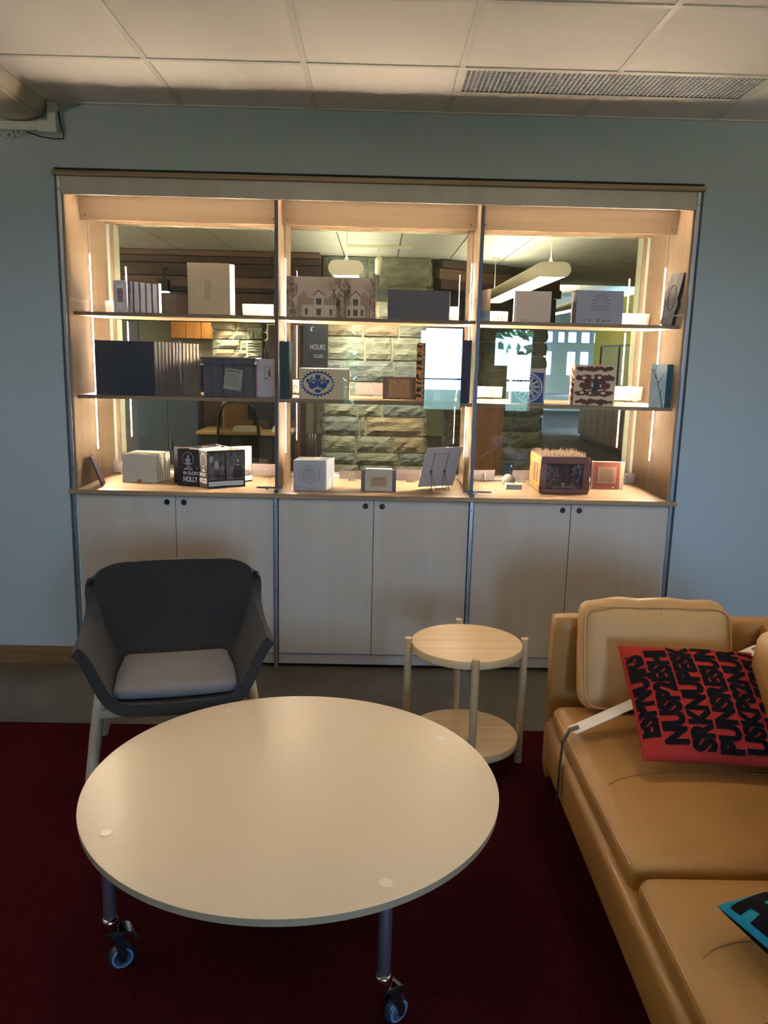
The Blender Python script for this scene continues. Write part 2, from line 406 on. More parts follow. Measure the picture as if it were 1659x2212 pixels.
# upright aluminium standards with screw holes
for x in (-1.4925, 1.4925):
    for z0, z1 in ((.9185, 2.3885), (.0, .894)):
        u = cp('upright', MB().box(x-.0085, x+.0085, -.007, .0035, z0, z1), ALU, .002)
        for z in ([2.33, 1.02] if z0 > .5 else [.84, .42, .06]):
            obj('screw', MB().tube([(x, -.0078, z), (x, -.0065, z)], .0032, 8), DARK, u, off=CB)
for x in (-.49, .49):
    u = cp('upright', MB().box(x-.0095, x+.0095, -.012, .003, .0, .894), ALU, .002)
    for z in (.85, .42, .055): obj('screw', MB().tube([(x, -.0128, z), (x, -.0115, z)], .0032, 8), DARK, u, off=CB)
for x0, x1 in ((-1.5145, -1.504), (1.504, 1.5145)):
    cp('side_gap_shade', MB().box(x0, x1, .03, .045, .0, 2.389), DARK)  # dark strips that paint in the shade beside the uprights
# worktop
wt = obj('worktop', MB().box(-1.513, 1.513, -.012, .604, .895, .917), [PLY], bevel=.0015)
setprops(wt, 'long maple worktop with a dark ply edge under the display case', 'worktop')
obj('front_edge', MB().box(-1.517, 1.517, -.0145, -.0122, .8948, .9165), PLYEDGE, wt)
# three base cabinets
for k, (xa, xb, w) in enumerate(((-1.482, -.501, 'left end behind the armchair'), (-.479, .479, 'middle behind the round table'), (.501, 1.482, 'right end behind the sofa'))):
    xm = (xa+xb)/2
    c = thing('base_cabinet', 'pale two-door base cabinet under the worktop, %s' % w, 'cabinet', (xm, .3, 0), group='base cabinets under the worktop')
    o_ = (xm, .3, 0)
    obj('carcass', MB().box(xa, xb, .022, .60, .075, .8945), DOORW, c, off=o_)
    obj('toe_kick', MB().box(xa, xb, .008, .028, .018, .072), mat('toe_kick_grey', (176, 174, 172), .4), c, off=o_, bevel=.001)
    obj('plinth', MB().box(xa+.01, xb-.01, .06, .58, 0, .0745), DARK, c, off=o_)
    for s, (da, db) in ((-1, (xa+.002, xm-.0015)), (1, (xm+.0015, xb-.002))):
        dr = obj('door', MB().box(da, db, .0, .019, .077, .890), DOORW, c, off=o_, bevel=.001)
        px = xm+s*.042
        obj('finger_pull', MB().lathe([(.0135, 0), (.0145, .002), (.0135, .0035), (.009, .0035), (.008, .001)], 20), BLACK, dr)
        q = dr.children[0]; q.rotation_euler = (math.pi/2, 0, 0); q.location = (px-xm, .0-.3, .861)
# window at the back of the case
b = MB()
for q in ((-1.462, -1.445, .917, 2.28), (1.445, 1.462, .917, 2.28), (-1.462, 1.462, .917, .934), (-1.462, 1.462, 2.266, 2.28)):
    b.box(q[0], q[1], .612, .632, q[2], q[3])
w1 = structure('window_1', b, PLYV)
obj('pane', MB().box(-1.446, 1.446, .616, .622, .933, 2.267), GLASS, w1)

# ================================================================== FURNITURE
def rbox(hx, hy, hz, r, n=10, crown=(0, 0, 0), fn=None, c=(0, 0, 0)):
    """box with rounded corners and crowned faces, one closed grid"""
    vs = []; fs = []
    for ax in range(3):
        for sg in (-1, 1):
            o = len(vs)
            for j in range(n+1):
                for i in range(n+1):
                    a, b2 = -1+2*i/n, -1+2*j/n
                    p = [0, 0, 0]; p[ax] = sg; p[(ax+1) % 3] = a; p[(ax+2) % 3] = b2
                    h = (hx, hy, hz); q = []
                    for k in range(3):      # denser towards the rims
                        w = p[k]; w = math.copysign(abs(w)**.75, w); q.append(w*h[k])
                    inner = [max(-(h[k]-r), min(h[k]-r, q[k])) for k in range(3)]
                    d = Vector([q[k]-inner[k] for k in range(3)])
                    if d.length > 1e-9: d = d.normalized()*r
                    pt = [inner[k]+d[k] for k in range(3)]
                    pt[ax] += sg*crown[ax]*(1-(q[(ax+1) % 3]/h[(ax+1) % 3])**2)*(1-(q[(ax+2) % 3]/h[(ax+2) % 3])**2)
                    if fn: pt = fn(pt)
                    vs.append((pt[0]+c[0], pt[1]+c[1], pt[2]+c[2]))
            for j in range(n):
                for i in range(n):
                    k = o+j*(n+1)+i; fs.append((k, k+1, k+n+2, k+n+1))
    return MB()._add(vs, fs)

# ---- round coffee table on casters
TX, TY, TZ, TR = -.215, -1.853, .40, .589
LAM = mat('cream_laminate', (226, 206, 176), .36, var=.03, vscale=90, bump=.02, bscale=500)
LAMEDGE = mat('table_edge_band', (150, 134, 106), .55)
ct = thing('coffee_table', 'large round cream coffee table on four steel legs with casters', 'table', (TX, TY, 0))
obj('tabletop', MB().lathe([(TR-.004, TZ-.021), (TR-.002, TZ-.0203), (TR-.0005, TZ-.0006), (TR-.002, TZ)], 128), LAM, ct, smooth=False)
me = ct.children[0].data
me.materials.append(LAMEDGE)
for p in me.polygons:
    if p.normal.z < .5: p.material_index = 1
obj('apron_ring', MB().lathe([(TR-.09, TZ-.045), (TR-.09, TZ-.0212)], 64), DARK, ct)
for k, a in enumerate((31.6, 120.2, 211.6, 299.8)):
    a = math.radians(a); lx, ly = .528*math.cos(a), .528*math.sin(a)
    obj('bolt_cap', MB().lathe([(.0165, 0), (.0165, .0012), (.014, .002)], 24, (lx, ly, TZ)), mat('brushed_bolt', (236, 226, 206), .45, .35), ct)
    lg = obj('leg', MB().tube([(lx, ly, .150), (lx, ly, TZ-.0215)], .0165, 20), STEEL, ct, smooth=True, bevel=.001)
    obj('collar', MB().lathe([(.019, .125), (.0215, .130), (.0215, .150), (.0175, .160)], 20, (lx, ly, 0)), CHROME, ct, smooth=True)
    ox, oy = ((.030, .030), (.03, .02), (.022, .012), (.030, .022))[k] if k != 3 else (.032, .028)
    d = Vector((ox, oy, 0)).normalized(); px = Vector((-d.y, d.x, 0))
    cx_, cy_ = lx+ox, ly+oy
    w = thing_ = None
    fk = MB()                                        # horned fork over the wheel
    prof = [(-.012, .124), (.02, .124), (.05, .112), (.068, .086), (.064, .083), (.046, .106), (.02, .117), (-.012, .117)]
    for s in (-.0215, .0215):
        pass
    fk.M = Matrix((( d.x, px.x, 0, lx), (d.y, px.y, 0, ly), (0, 0, 1, 0), (0, 0, 0, 1)))
    fk.prism(prof, -.0225, .0225, 'xz')
    R_ = math.hypot(ox, oy)
    for s in (-1, 1): fk.prism([(-.002, .118), (.03, .118), (R_+.010, .045), (R_+.008, .030), (R_-.008, .030), (R_-.010, .045)], s*.0225-.0015, s*.0225+.0015, 'xz')
    cs = obj('caster', fk, BLACK, ct, bevel=.0012)
    b = MB(); b.M = fk.M
    b.prism([(.0, .1245), (.021, .1255), (.052, .1135), (.072, .0865), (.070, .0855), (.05, .111), (.02, .122)], -.0235, .0235, 'xz')
    obj('brake_lever', b, CHROME, cs, bevel=.001)
    A = Vector((cx_, cy_, .036)); n_ = Vector((px.x, px.y, 0))
    b = MB()
    prof = [(.012, -.0135), (.027, -.0135), (.0335, -.010), (.0355, 0), (.0335, .010), (.027, .0135), (.012, .0135)]
    b.M = Matrix.Translation(A) @ n_.to_track_quat('Z', 'Y').to_matrix().to_4x4()
    b.lathe(prof, 28)
    wh = obj('wheel', b, mat('caster_tyre', (30, 36, 48), .35), cs, smooth=True)
    b = MB(); b.M = Matrix.Translation(A) @ n_.to_track_quat('Z', 'Y').to_matrix().to_4x4()
    for s in (-1, 1): b.lathe([(.0225, s*.0137), (.0262, s*.0145), (.0288, s*.0137)], 28)
    b.tube([(0, 0, -.019), (0, 0, .019)], .0045, 12)
    obj('hub', b, mat('caster_hub', (120, 140, 165), .3, .3), wh, smooth=True)

# ---- round side table, two trays between four pegs
SXY = (.375, -.985)
ASH = wood('pale_ash', (214, 184, 138), (196, 162, 114), 'x', .42, fine=70)
ASHV = wood('pale_ash_leg', (200, 172, 132), (178, 146, 104), 'z', .5, fine=70)
st = thing('side_table', 'small round two-tier ash side table between sofa and round table', 'table', (SXY[0], SXY[1], 0), math.radians(2))
for z, t in ((.515, .032), (.135, .030)):
    obj('tray', MB().lathe([(.212, z-t), (.216, z-t+.002), (.217, z-.003), (.215, z)], 72), ASH, st, bevel=.001)
for a in (0, 90, 180, 270):
    a = math.radians(a); x, y = .229*math.cos(a), .229*math.sin(a)
    obj('leg', MB().lathe([(.0135, 0), (.0145, .004), (.0150, .525), (.0142, .531)], 20, (x, y, 0)), ASHV, st, smooth=True, bevel=.001)

# ---- grey shell armchair
FAB = mat('charcoal_felt', (43, 44, 47), .95, var=.25, vscale=500, bump=.35, bscale=900, spec=.15, sheen=.15)
FABL = mat('grey_felt_seat', (122, 120, 120), .95, var=.2, vscale=500, bump=.35, bscale=900, spec=.15, sheen=.1)
BIRCH = wood('birch_leg', (206, 190, 164), (188, 168, 138), 'z', .5, fine=60)
ac = thing('armchair', 'charcoal felt shell armchair with birch legs beside the round table', 'chair', (-.742, -1.06, 0), math.radians(13.4))
# spine stations: (y, z) and section points (half width at base, wall foot x, rim x, rim offset y, rim z)
ST = [  # y, z, half flat, rim x, rim y, rim z
    (-.290, .384, .150, .336, -.232, .588),
    (-.266, .376, .160, .335, -.165, .590),
    (-.165, .372, .172, .334, -.070, .588),
    (-.040, .374, .180, .332, .035, .584),
    (.080, .384, .186, .330, .125, .588),
    (.172, .420, .192, .328, .192, .606),
    (.222, .497, .200, .328, .228, .632),
    (.254, .592, .208, .328, .246, .654),
    (.276, .672, .205, .328, .256, .670),
    (.292, .732, .195, .326, .263, .683),
    (.299, .766, .172, .322, .268, .693)]
def shell_pt(i, s):
    y0, z0, fx, rx, ry, rz = ST[i]
    sg = -1 if s < 0 else 1; a = abs(s)
    if a <= .38:
        t = a/.38; return (sg*fx*t, y0+(.0 if i < 5 else .010*(1-t*t)), z0 - (.006*(1-t*t) if i < 4 else 0))
    t = (a-.38)/.62                                  # rolls out of the seat, up the wall and over the rim
    dx = rx-fx; fl = .075 if i < 4 else .075*max(0, 1-(i-3)/4)
    P0 = Vector((fx, y0, z0)); P3 = Vector((rx, ry, rz))
    C1 = Vector((fx+dx*.80-fl*.5, y0, z0+(0 if i < 9 else 0))); C2 = Vector((rx-fl, y0+(ry-y0)*.62, z0+(rz-z0)*.72))
    q = P0*(1-t)**3+C1*3*t*(1-t)**2+C2*3*t*t*(1-t)+P3*t**3
    return (sg*q.x, q.y, q.z)
def shellP(u, v):
    f = v*(len(ST)-1); i = min(int(f), len(ST)-2); t = f-i; s = -1+2*u
    def g(k): return Vector(shell_pt(max(0, min(len(ST)-1, k)), s))
    p0, p1, p2, p3 = g(i-1), g(i), g(i+1), g(i+2)
    return tuple(.5*((2*p1)+(p2-p0)*t+(2*p0-5*p1+4*p2-p3)*t*t+(3*p1-p0-3*p2+p3)*t**3))
sh = obj('shell', MB().grid(shellP, 45, 41), FAB, ac, smooth=True)
q = sh.modifiers.new('thickness', 'SOLIDIFY'); q.thickness = .040; q.offset = 0; q.use_even_offset = False
q = sh.modifiers.new('round', 'BEVEL'); q.width = .016; q.segments = 4; q.limit_method = 'ANGLE'; q.angle_limit = math.radians(60); q.use_clamp_overlap = True
def seatfn(p):
    k = 1-.10*max(0, p[1]/.2); return [p[0]*k, p[1]-.012*(1-(p[0]/.22)**2), p[2]]
obj('seat_cushion', rbox(.214, .178, .024, .022, 12, (0, 0, .010), seatfn, (0, -.068, .426)), FABL, ac, smooth=True)
for s in (-1, 1):
    for top, foot in (((.268, -.10, .392), (.318, -.215, 0)), ((.238, .15, .380), (.312, .345, 0))):
        a, f = Vector((s*top[0], top[1], top[2])), Vector((s*foot[0], foot[1], foot[2]))
        obj('leg', MB().tube([f, f+(a-f)*.05, f+(a-f)*.6, a], [.016, .0175, .0225, .0215], 16), BIRCH, ac, smooth=True, bevel=.001)
for y, z in ((-.125, .325), (.18, .325)):
    obj('cross_rail', MB().box(-.27, .27, y-.022, y+.022, z-.028, z), BIRCH, ac, bevel=.004)

# ---- tan leather sofa
LEA = mat('tan_leather', (166, 121, 62), .42, var=.10, vscale=7, bump=.10, bscale=240, spec=.45)
LEAD = mat('tan_leather_seam', (120, 78, 34), .5)
SO = (1.0, -2.4, 0)
sf = thing('sofa', 'long tan leather sofa at the right, facing the round table', 'sofa', SO)
def sp(name, mb, m=LEA, **k): return obj(name, mb, m, sf, off=SO, **k)
def place(mb, c): mb.v = [(a+c[0], b2+c[1], z+c[2]) for a, b2, z in mb.v]; return mb
sp('arm_panel', place(rbox(.43, .036, .315, .014, 10), (1.09, -1.184, .382)), smooth=True)
sp('base_frame', place(rbox(.42, 1.15, .062, .02, 10), (1.075, -2.36, .262)), smooth=True)
sp('front_rail', place(rbox(.034, 1.12, .080, .028, 10), (.657, -2.41, .264)), smooth=True)
sp('back_panel', place(rbox(.06, 1.19, .295, .02, 10), (1.46, -2.39, .395)), smooth=True)
def seat_fn(p):
    d = .006*math.exp(-((p[1]+.045)/.012)**2) if p[2] > 0 else 0
    front = max(0, (-.34-p[0])/.05)
    return [p[0], p[1], p[2]-d*(1-min(1, front))]
for yc in (-1.795, -2.745):
    L_ = .462
    c = sp('seat_cushion', place(rbox(.388, L_, .046, .034, 28, (0.004, 0, .022), seat_fn), (1.030, yc, .372)), smooth=True)
    sm = []; ys = -.045 if yc > -2 else .225
    for k in range(25):
        x = -.368+.72*k/24; zz = .046+.022*(1-(x/.388)**2)*(1-(ys/L_)**2)-.0006
        if x < -.345: zz -= (x+.345)**2*14
        sm.append((1.030+x-SO[0], yc+ys-.07*math.exp(-(x+.36)/.05)-SO[1], .372+zz-SO[2]))
    obj('seam', MB().tube(sm, .0022, 6), LEAD, c, smooth=True)
    sm = [(.6465-SO[0], yc-L_+.03+(2*L_-.06)*k/12-SO[1], .400-SO[2]) for k in range(13)]
    obj('welt', MB().tube(sm, .0028, 6), mat('tan_leather_welt', (196, 146, 86), .4), c, smooth=True)
def backc(p): return [p[0]+.14*(p[2])*.55, p[1], p[2]]
for yc in (-1.985, -2.885):
    sp('back_cushion', place(rbox(.085, .435, .185, .05, 14, (.03, 0, .01), backc), (1.285, yc, .608)), smooth=True)
for x, y in ((.70, -1.165), (1.42, -1.20), (.70, -3.4), (1.42, -3.4)):
    sp('leg', MB().lathe([(.013, 0), (.016, .004), (.014, .02), (.014, .185)], 16, (x, y, 0)), CHROME, smooth=True)

# loose leather cushion against the arm panel
def tanfn(p):
    w = .004*math.sin(p[0]*38)*max(0, p[2]/.17)+.003*math.sin(p[0]*17+1)*max(0, -p[2]/.17)
    return [p[0]*(1-.02*(p[2]/.17)), p[1]+p[2]*.30, p[2]+w-.008*abs(p[0]/.26)**3*(1 if p[2] > 0 else 0)]
tc_ = thing('leather_cushion', 'loose tan leather cushion propped against the sofa arm panel', 'cushion', (.985, -1.335, .612))
obj('cover', rbox(.262, .050, .176, .040, 16, (.004, .026, .006), tanfn), mat('tan_leather_cushion', (188, 146, 92), .5, var=.08, vscale=9, bump=.12, bscale=220), tc_, smooth=True)
pts = []
for k in range(48):
    a = 2*math.pi*k/48; c_, s_ = math.cos(a), math.sin(a)
    pts.append((math.copysign(abs(c_)**.22, c_)*.252, -.046+math.copysign(abs(s_)**.22, s_)*.166*.30, math.copysign(abs(s_)**.22, s_)*.166))
obj('piping', MB().tube(pts, .0035, 6, closed=True), MATS['tan_leather_welt'], tc_, smooth=True)
obj('seam', MB().tube([(.012+.004*math.sin(k), -.0765+abs(k-6)*.0035+(-.15+.3*k/12)*.30, -.15+.3*k/12) for k in range(13)], .0016, 6), MATS['tan_leather_seam'], tc_, smooth=True)

# printed pillows
def pillow(h, t, n=20):
    def H(a, b2): return t*max(0, (1-a*a))**.42*max(0, (1-b2*b2))**.42
    def edge(a, b2):
        k = 1-.035*(1-b2*b2); l = 1-.035*(1-a*a); return a*h*k, b2*h*l
    b = MB()
    for s in (1, -1):
        def P(u, v_):
            a, c = math.sin((u-.5)*math.pi), math.sin((v_-.5)*math.pi); x, y = edge(a, c); return (x, y, s*H(a, c))
        b.grid(P, n+1, n+1)
    return b, (lambda x, y: H(max(-1, min(1, x/h/.98)), max(-1, min(1, y/h/.98))))
def print_text(rows, h, H, mtl, parent, size, bold, ang, pitch, x0, sx=1.0):
    """woven letters laid on the pillow's curved face: glyphs turned to mesh and draped"""
    bm = bmesh.new()
    for k, body in enumerate(rows):
        cu = bpy.data.curves.new('glyphs', 'FONT'); cu.body = body; cu.size = size; cu.offset = bold; cu.align_x = 'CENTER'; cu.align_y = 'CENTER'; cu.resolution_u = 3
        o = bpy.data.objects.new('glyphs', cu); COL.objects.link(o); bpy.context.view_layer.update()
        me_ = o.to_mesh(); M = Matrix.Translation((x0+pitch*k, 0, 0)) @ Matrix.Rotation(ang, 4, 'Z') @ Matrix.Diagonal((sx, 1, 1, 1))
        n0 = len(bm.verts); bm.from_mesh(me_); bm.verts.ensure_lookup_table()
        for v_ in bm.verts[n0:]: v_.co = M @ v_.co
        o.to_mesh_clear(); bpy.data.objects.remove(o); bpy.data.curves.remove(cu)
    for ax in (Vector((1, 0, 0)), Vector((0, 1, 0))):
        for s in (-1, 1): bmesh.ops.bisect_plane(bm, geom=bm.verts[:]+bm.edges[:]+bm.faces[:], plane_co=ax*s*h*.955, plane_no=ax*s, clear_outer=True)
        for i in range(-7, 8): bmesh.ops.bisect_plane(bm, geom=bm.verts[:]+bm.edges[:]+bm.faces[:], plane_co=ax*h*i/8, plane_no=ax)
    for v_ in bm.verts: v_.co.z = H(v_.co.x, v_.co.y)+.0022
    me = bpy.data.meshes.new('printed_letters'); bm.to_mesh(me); bm.free(); me.materials.append(mtl)
    o = bpy.data.objects.new('printed_letters', me); COL.objects.link(o); o.parent = parent; return o
def frame_from(o, ux, vy):
    u, v_ = Vector(ux).normalized(), Vector(vy); v_ = (v_-u*v_.dot(u)).normalized(); n_ = u.cross(v_)
    return Matrix(((u.x, v_.x, n_.x, o[0]), (u.y, v_.y, n_.y, o[1]), (u.z, v_.z, n_.z, o[2]), (0, 0, 0, 1)))
REDC = mat('red_wool', (156, 46, 40), .95, var=.18, vscale=300, bump=.3, bscale=700, spec=.1)
INK = mat('black_wool', (14, 13, 16), .95, bump=.3, bscale=700, spec=.1)
rp = thing('red_pillow', 'square red pillow with jumbled black letters lying over the white strap', 'pillow')
pb, PH = pillow(.216, .055)
obj('cover', pb, REDC, rp, smooth=True)
print_text(['ESPNUJRS', 'NUSP2ESHI', 'SRKNUPESK', 'PUNSRESUN', 'USKPS2NUR', 'SEPUNKRSU'], .216, PH, INK, rp, .086, .0052, math.pi/2, .0765, -.188, .84)
rp.matrix_world = frame_from((1.009, -1.697, .591), (.44, -.02, -.008), (.055, .38, .205))
TEAL = mat('teal_wool', (36, 132, 156), .95, var=.15, vscale=300, bump=.3, bscale=700, spec=.1)
tp = thing('teal_pillow', 'square teal pillow with black letters lying flat on the front seat', 'pillow')
pb, PH2 = pillow(.215, .062)
obj('cover', pb, [TEAL, INK], tp, smooth=True)
for p in tp.children[0].data.polygons:
    if p.index >= 400: p.material_index = 1
print_text(['PNSUH', 'SUEKB', 'RNPUS'], .215, PH2, INK, tp, .12, .010, math.pi*.5, .14, -.16)
tp.matrix_world = frame_from((.737+.200*(.947+.42), -2.520+.200*(.32-.905), .494), (.947, .32, .0), (-.32, .947, 0))

# seat-blocking straps
WHITEB = mat('white_band', (232, 226, 212), .45)
for k, (A, B, lab) in enumerate((((.648, -1.60, .447), (1.277, -1.487, .696), 'long white strap with a black elastic, laid across the seat under the red pillow'),
                                 ((.735, -2.775, .450), (1.225, -2.76, .735), 'white strap end at the near seat, at the bottom edge of the view'))):
    A, B = Vector(A), Vector(B); d = (B-A); Ln = d.length; w = .030
    t = thing('seat_strap', lab, 'strap')
    n0 = .020
    poly = [(0, -w), (0, -.012), (n0, -.012), (n0, .012), (0, .012), (0, w), (Ln, w), (Ln, .012), (Ln-n0, .012), (Ln-n0, -.012), (Ln, -.012), (Ln, -w)]
    obj('band', MB().prism(poly, -.0012, .0012, 'xy'), WHITEB, t)
    # elastic: through the notch and down over the front edge of the seat (in the strap's own frame)
    M = frame_from(A, d, (0, 1, 0)); Mi = M.inverted()
    def loc(p): return tuple(Mi @ Vector(p))
    path = [A+d.normalized()*.024+Vector((0, 0, .003)), A+Vector((-.006, 0, .004)), Vector((.620, A.y-.004, .41)), Vector((.616, A.y-.008, .355)), Vector((.612, A.y-.014, .31)), Vector((.612, A.y-.014, .19))]
    if k: path[2:] = [Vector((.66, A.y, .436)), Vector((.620, A.y, .405)), Vector((.616, A.y, .355)), Vector((.612, A.y, .28))]
    b = MB()
    for a_, b_ in zip(path[:-1], path[1:]):
        q = [Mi @ (a_+Vector((0, s*.0105, 0))) for s in (-1, 1)]+[Mi @ (b_+Vector((0, s*.0105, 0))) for s in (1, -1)]
        nn = (q[1]-q[0]).cross(q[2]-q[1]).normalized()*.0012
        b._add([tuple(v_+nn) for v_ in q]+[tuple(v_-nn) for v_ in q], [(0, 1, 2, 3), (7, 6, 5, 4), (0, 4, 5, 1), (1, 5, 6, 2), (2, 6, 7, 3), (3, 7, 4, 0)])
    obj('elastic', b, BLACK, t)
    obj('elastic', MB().box(Ln-.024, Ln+.05, -.0105, .0105, -.003, .004), BLACK, t)
    t.matrix_world = M

# ================================================================== EXHIBITS
Z1, Z2, Z3 = 1.7812, 1.3812, .9172             # top shelf, middle shelf, worktop
def paper(name, c, **k): return mat('paper_'+name, c, .75, spec=.25, **k)
WHITE = paper('white', (236, 232, 226)); CREAM = paper('cream', (232, 220, 194)); GREYP = paper('grey', (112, 108, 104))
INKB = mat('print_ink', (46, 44, 46), .7); INKG = mat('print_grey', (120, 116, 114), .7); NAVY = mat('navy_cloth', (30, 40, 66), .6, bump=.1, bscale=400)
def item(name, label, cat, loc, rz=0.0, group=None): return thing(name, label, cat, loc, math.radians(rz), group)
def zig(b, pts, z0, z1, t=.0012):
    """folded sheet: vertical faces along a plan polyline"""
    n = len(pts)
    for (xa, ya), (xb, yb) in zip(pts[:-1], pts[1:]):
        d = Vector((xb-xa, yb-ya, 0)); nn = Vector((-d.y, d.x, 0)).normalized()*t*.5
        q = [(xa+nn.x, ya+nn.y), (xb+nn.x, yb+nn.y), (xb-nn.x, yb-nn.y), (xa-nn.x, ya-nn.y)]
        b.prism(q, z0, z1, 'xy')
    return b
def decal(poly, y, t=.0005): return MB().prism(poly, y-t, y, 'xz')
R4 = lambda x0, x1, z0, z1: [(x0, z0), (x1, z0), (x1, z1), (x0, z1)]

# --- white label cards on little stands, facing the other room
ACR = glass('acrylic', (.96, .96, .97), 1.4)
WIRE = mat('stand_wire', (150, 140, 132), .35, .6)
CARD = paper('label', (146, 132, 126))
cards = [(-.643, .50, Z1, .166, .070, 'on the top shelf right of the cream book'), (-1.43, .50, Z1, .06, .070, 'on the top shelf behind the small folded book'),
         (.403, .45, Z1, .05, .078, 'on the top shelf right of the dark grey folder'), (.648, .50, Z1, .106, .062, 'on the top shelf beside the curved sheet'), (1.390, .50, Z1, .156, .068, 'on the top shelf between pale blue box and round print'),
         (-.036, .50, Z2, .152, .066, 'on the middle shelf beside the blue face box'), (-.442, .50, Z2, .06, .075, 'on the middle shelf behind the green book'), (.622, .50, Z2, .138, .062, 'on the middle shelf left of the blue rosette book'),
         (1.384, .50, Z2, .152, .080, 'on the middle shelf right of the brown spotted box'), (.432, .50, Z2, .045, .075, 'on the middle shelf behind the navy book'),
         (-1.405, .53, Z3, .11, .068, 'on the worktop behind the cream accordion book'), (-.60, .52, Z3, .19, .070, 'on the worktop right of the star-shaped book'), (-.405, .53, Z3, .10, .062, 'on the worktop behind the white accordion book'),
         (-.125, .46, Z3, .140, .050, 'on the worktop left of the small parchment book'), (.195, .45, Z3, .150, .066, 'on the worktop left of the leaning white board'), (.612, .52, Z3, .125, .062, 'on the worktop left of the stone bud vase'),
         (.835, .54, Z3, .115, .062, 'on the worktop between bud vase and spiked box'), (1.43, .54, Z3, .085, .060, 'on the worktop right of the red and cream card')]
for i, (x, y, z, w, h, where) in enumerate(cards):
    c = item('label_card', 'white label card, '+where, 'card', (x, y, z), group='label cards on stands')
    a = math.radians(14)
    b = MB(); b.M = Matrix.Translation((0, 0, .009)) @ Matrix.Rotation(a, 4, 'X'); b.box(-w/2, w/2, -.0008, .0008, 0, h)
    obj('card', b, CARD, c)
    b = MB(); k = min(.022, w*.3)
    for s in (-1, 1):
        b.tube([(s*k*.35, -.016, .052), (s*k*.75, -.026, .0014), (s*k*.75, .014, .0014), (s*k*.75, .014, .008)], .0013, 6)
        b.tube([(s*k*.35, -.016, .052), (s*k*.3, -.027, .0014)], .0011, 6)
    b.tube([(-k*.75, .010, .0014), (k*.75, .010, .0014)], .0012, 6)
    obj('stand', b, WIRE, c, smooth=True)

# --- top shelf, left bay
t = item('folded_book', 'small dark blue accordion book with white title panel, left end of top shelf', 'book', (-1.20, .16, Z1))
obj('title_panel', MB().box(-.098, -.030, -.042, -.040, 0, .155), WHITE, t)
obj('label_frame', decal(R4(-.091, -.037, .006, .150), -.0421), mat('pale_lilac', (206, 202, 214), .7), t)
obj('label_field', decal(R4(-.083, -.045, .016, .138), -.0427), WHITE, t)
obj('print_block', decal(R4(-.078, -.050, .052, .116), -.0433), mat('mauve_print', (128, 92, 104), .7), t)
b = MB()
for k in range(5): b.box(-.076, -.052, -.0442, -.0437, .058+k*.012, .060+k*.012)
obj('print_lines', b, WHITE, t)
BLU = mat('indigo_pages', (44, 52, 80), .6, col2=(16, 20, 38), vscale=9, stretch=(1, 1, 3))
for k in range(5):
    x = -.029+k*.0245; y = -.035+k*.022
    obj('page', zig(MB(), [(x, y), (x+.018, y+.02), (x+.0245, y+.022)], 0, .153-.001*k), BLU, t)
obj('back_cover', zig(MB(), [(.094, .075), (.098, .11)], 0, .153), CREAM, t)
t = item('cream_book', 'tall plain cream book with rough page edges, standing on the top shelf', 'book', (-.825, .17, Z1))
obj('cover', MB().box(-.115, .092, -.022, -.016, 0, .249), mat('cream_handmade', (214, 192, 160), .85, var=.08, vscale=14, bump=.2, bscale=120), t, bevel=.0015)
obj('pages', zig(MB(), [(.092, -.020), (.104, -.006), (.108, .02), (.103, .034), (-.110, .034), (-.113, -.014)], .001, .246, .003), paper('bright_edge', (240, 226, 200)), t)
b = MB(); r_ = random.Random(3)
for j, (x, n) in enumerate(((-.004, 12), (-.014, 22), (-.025, 20))):
    for k in range(n): b.box(x-.0022, x+.001, -.0226, -.0221, .166-.0045*k, .1685-.0045*k)
obj('vertical_text', b, INKB, t)
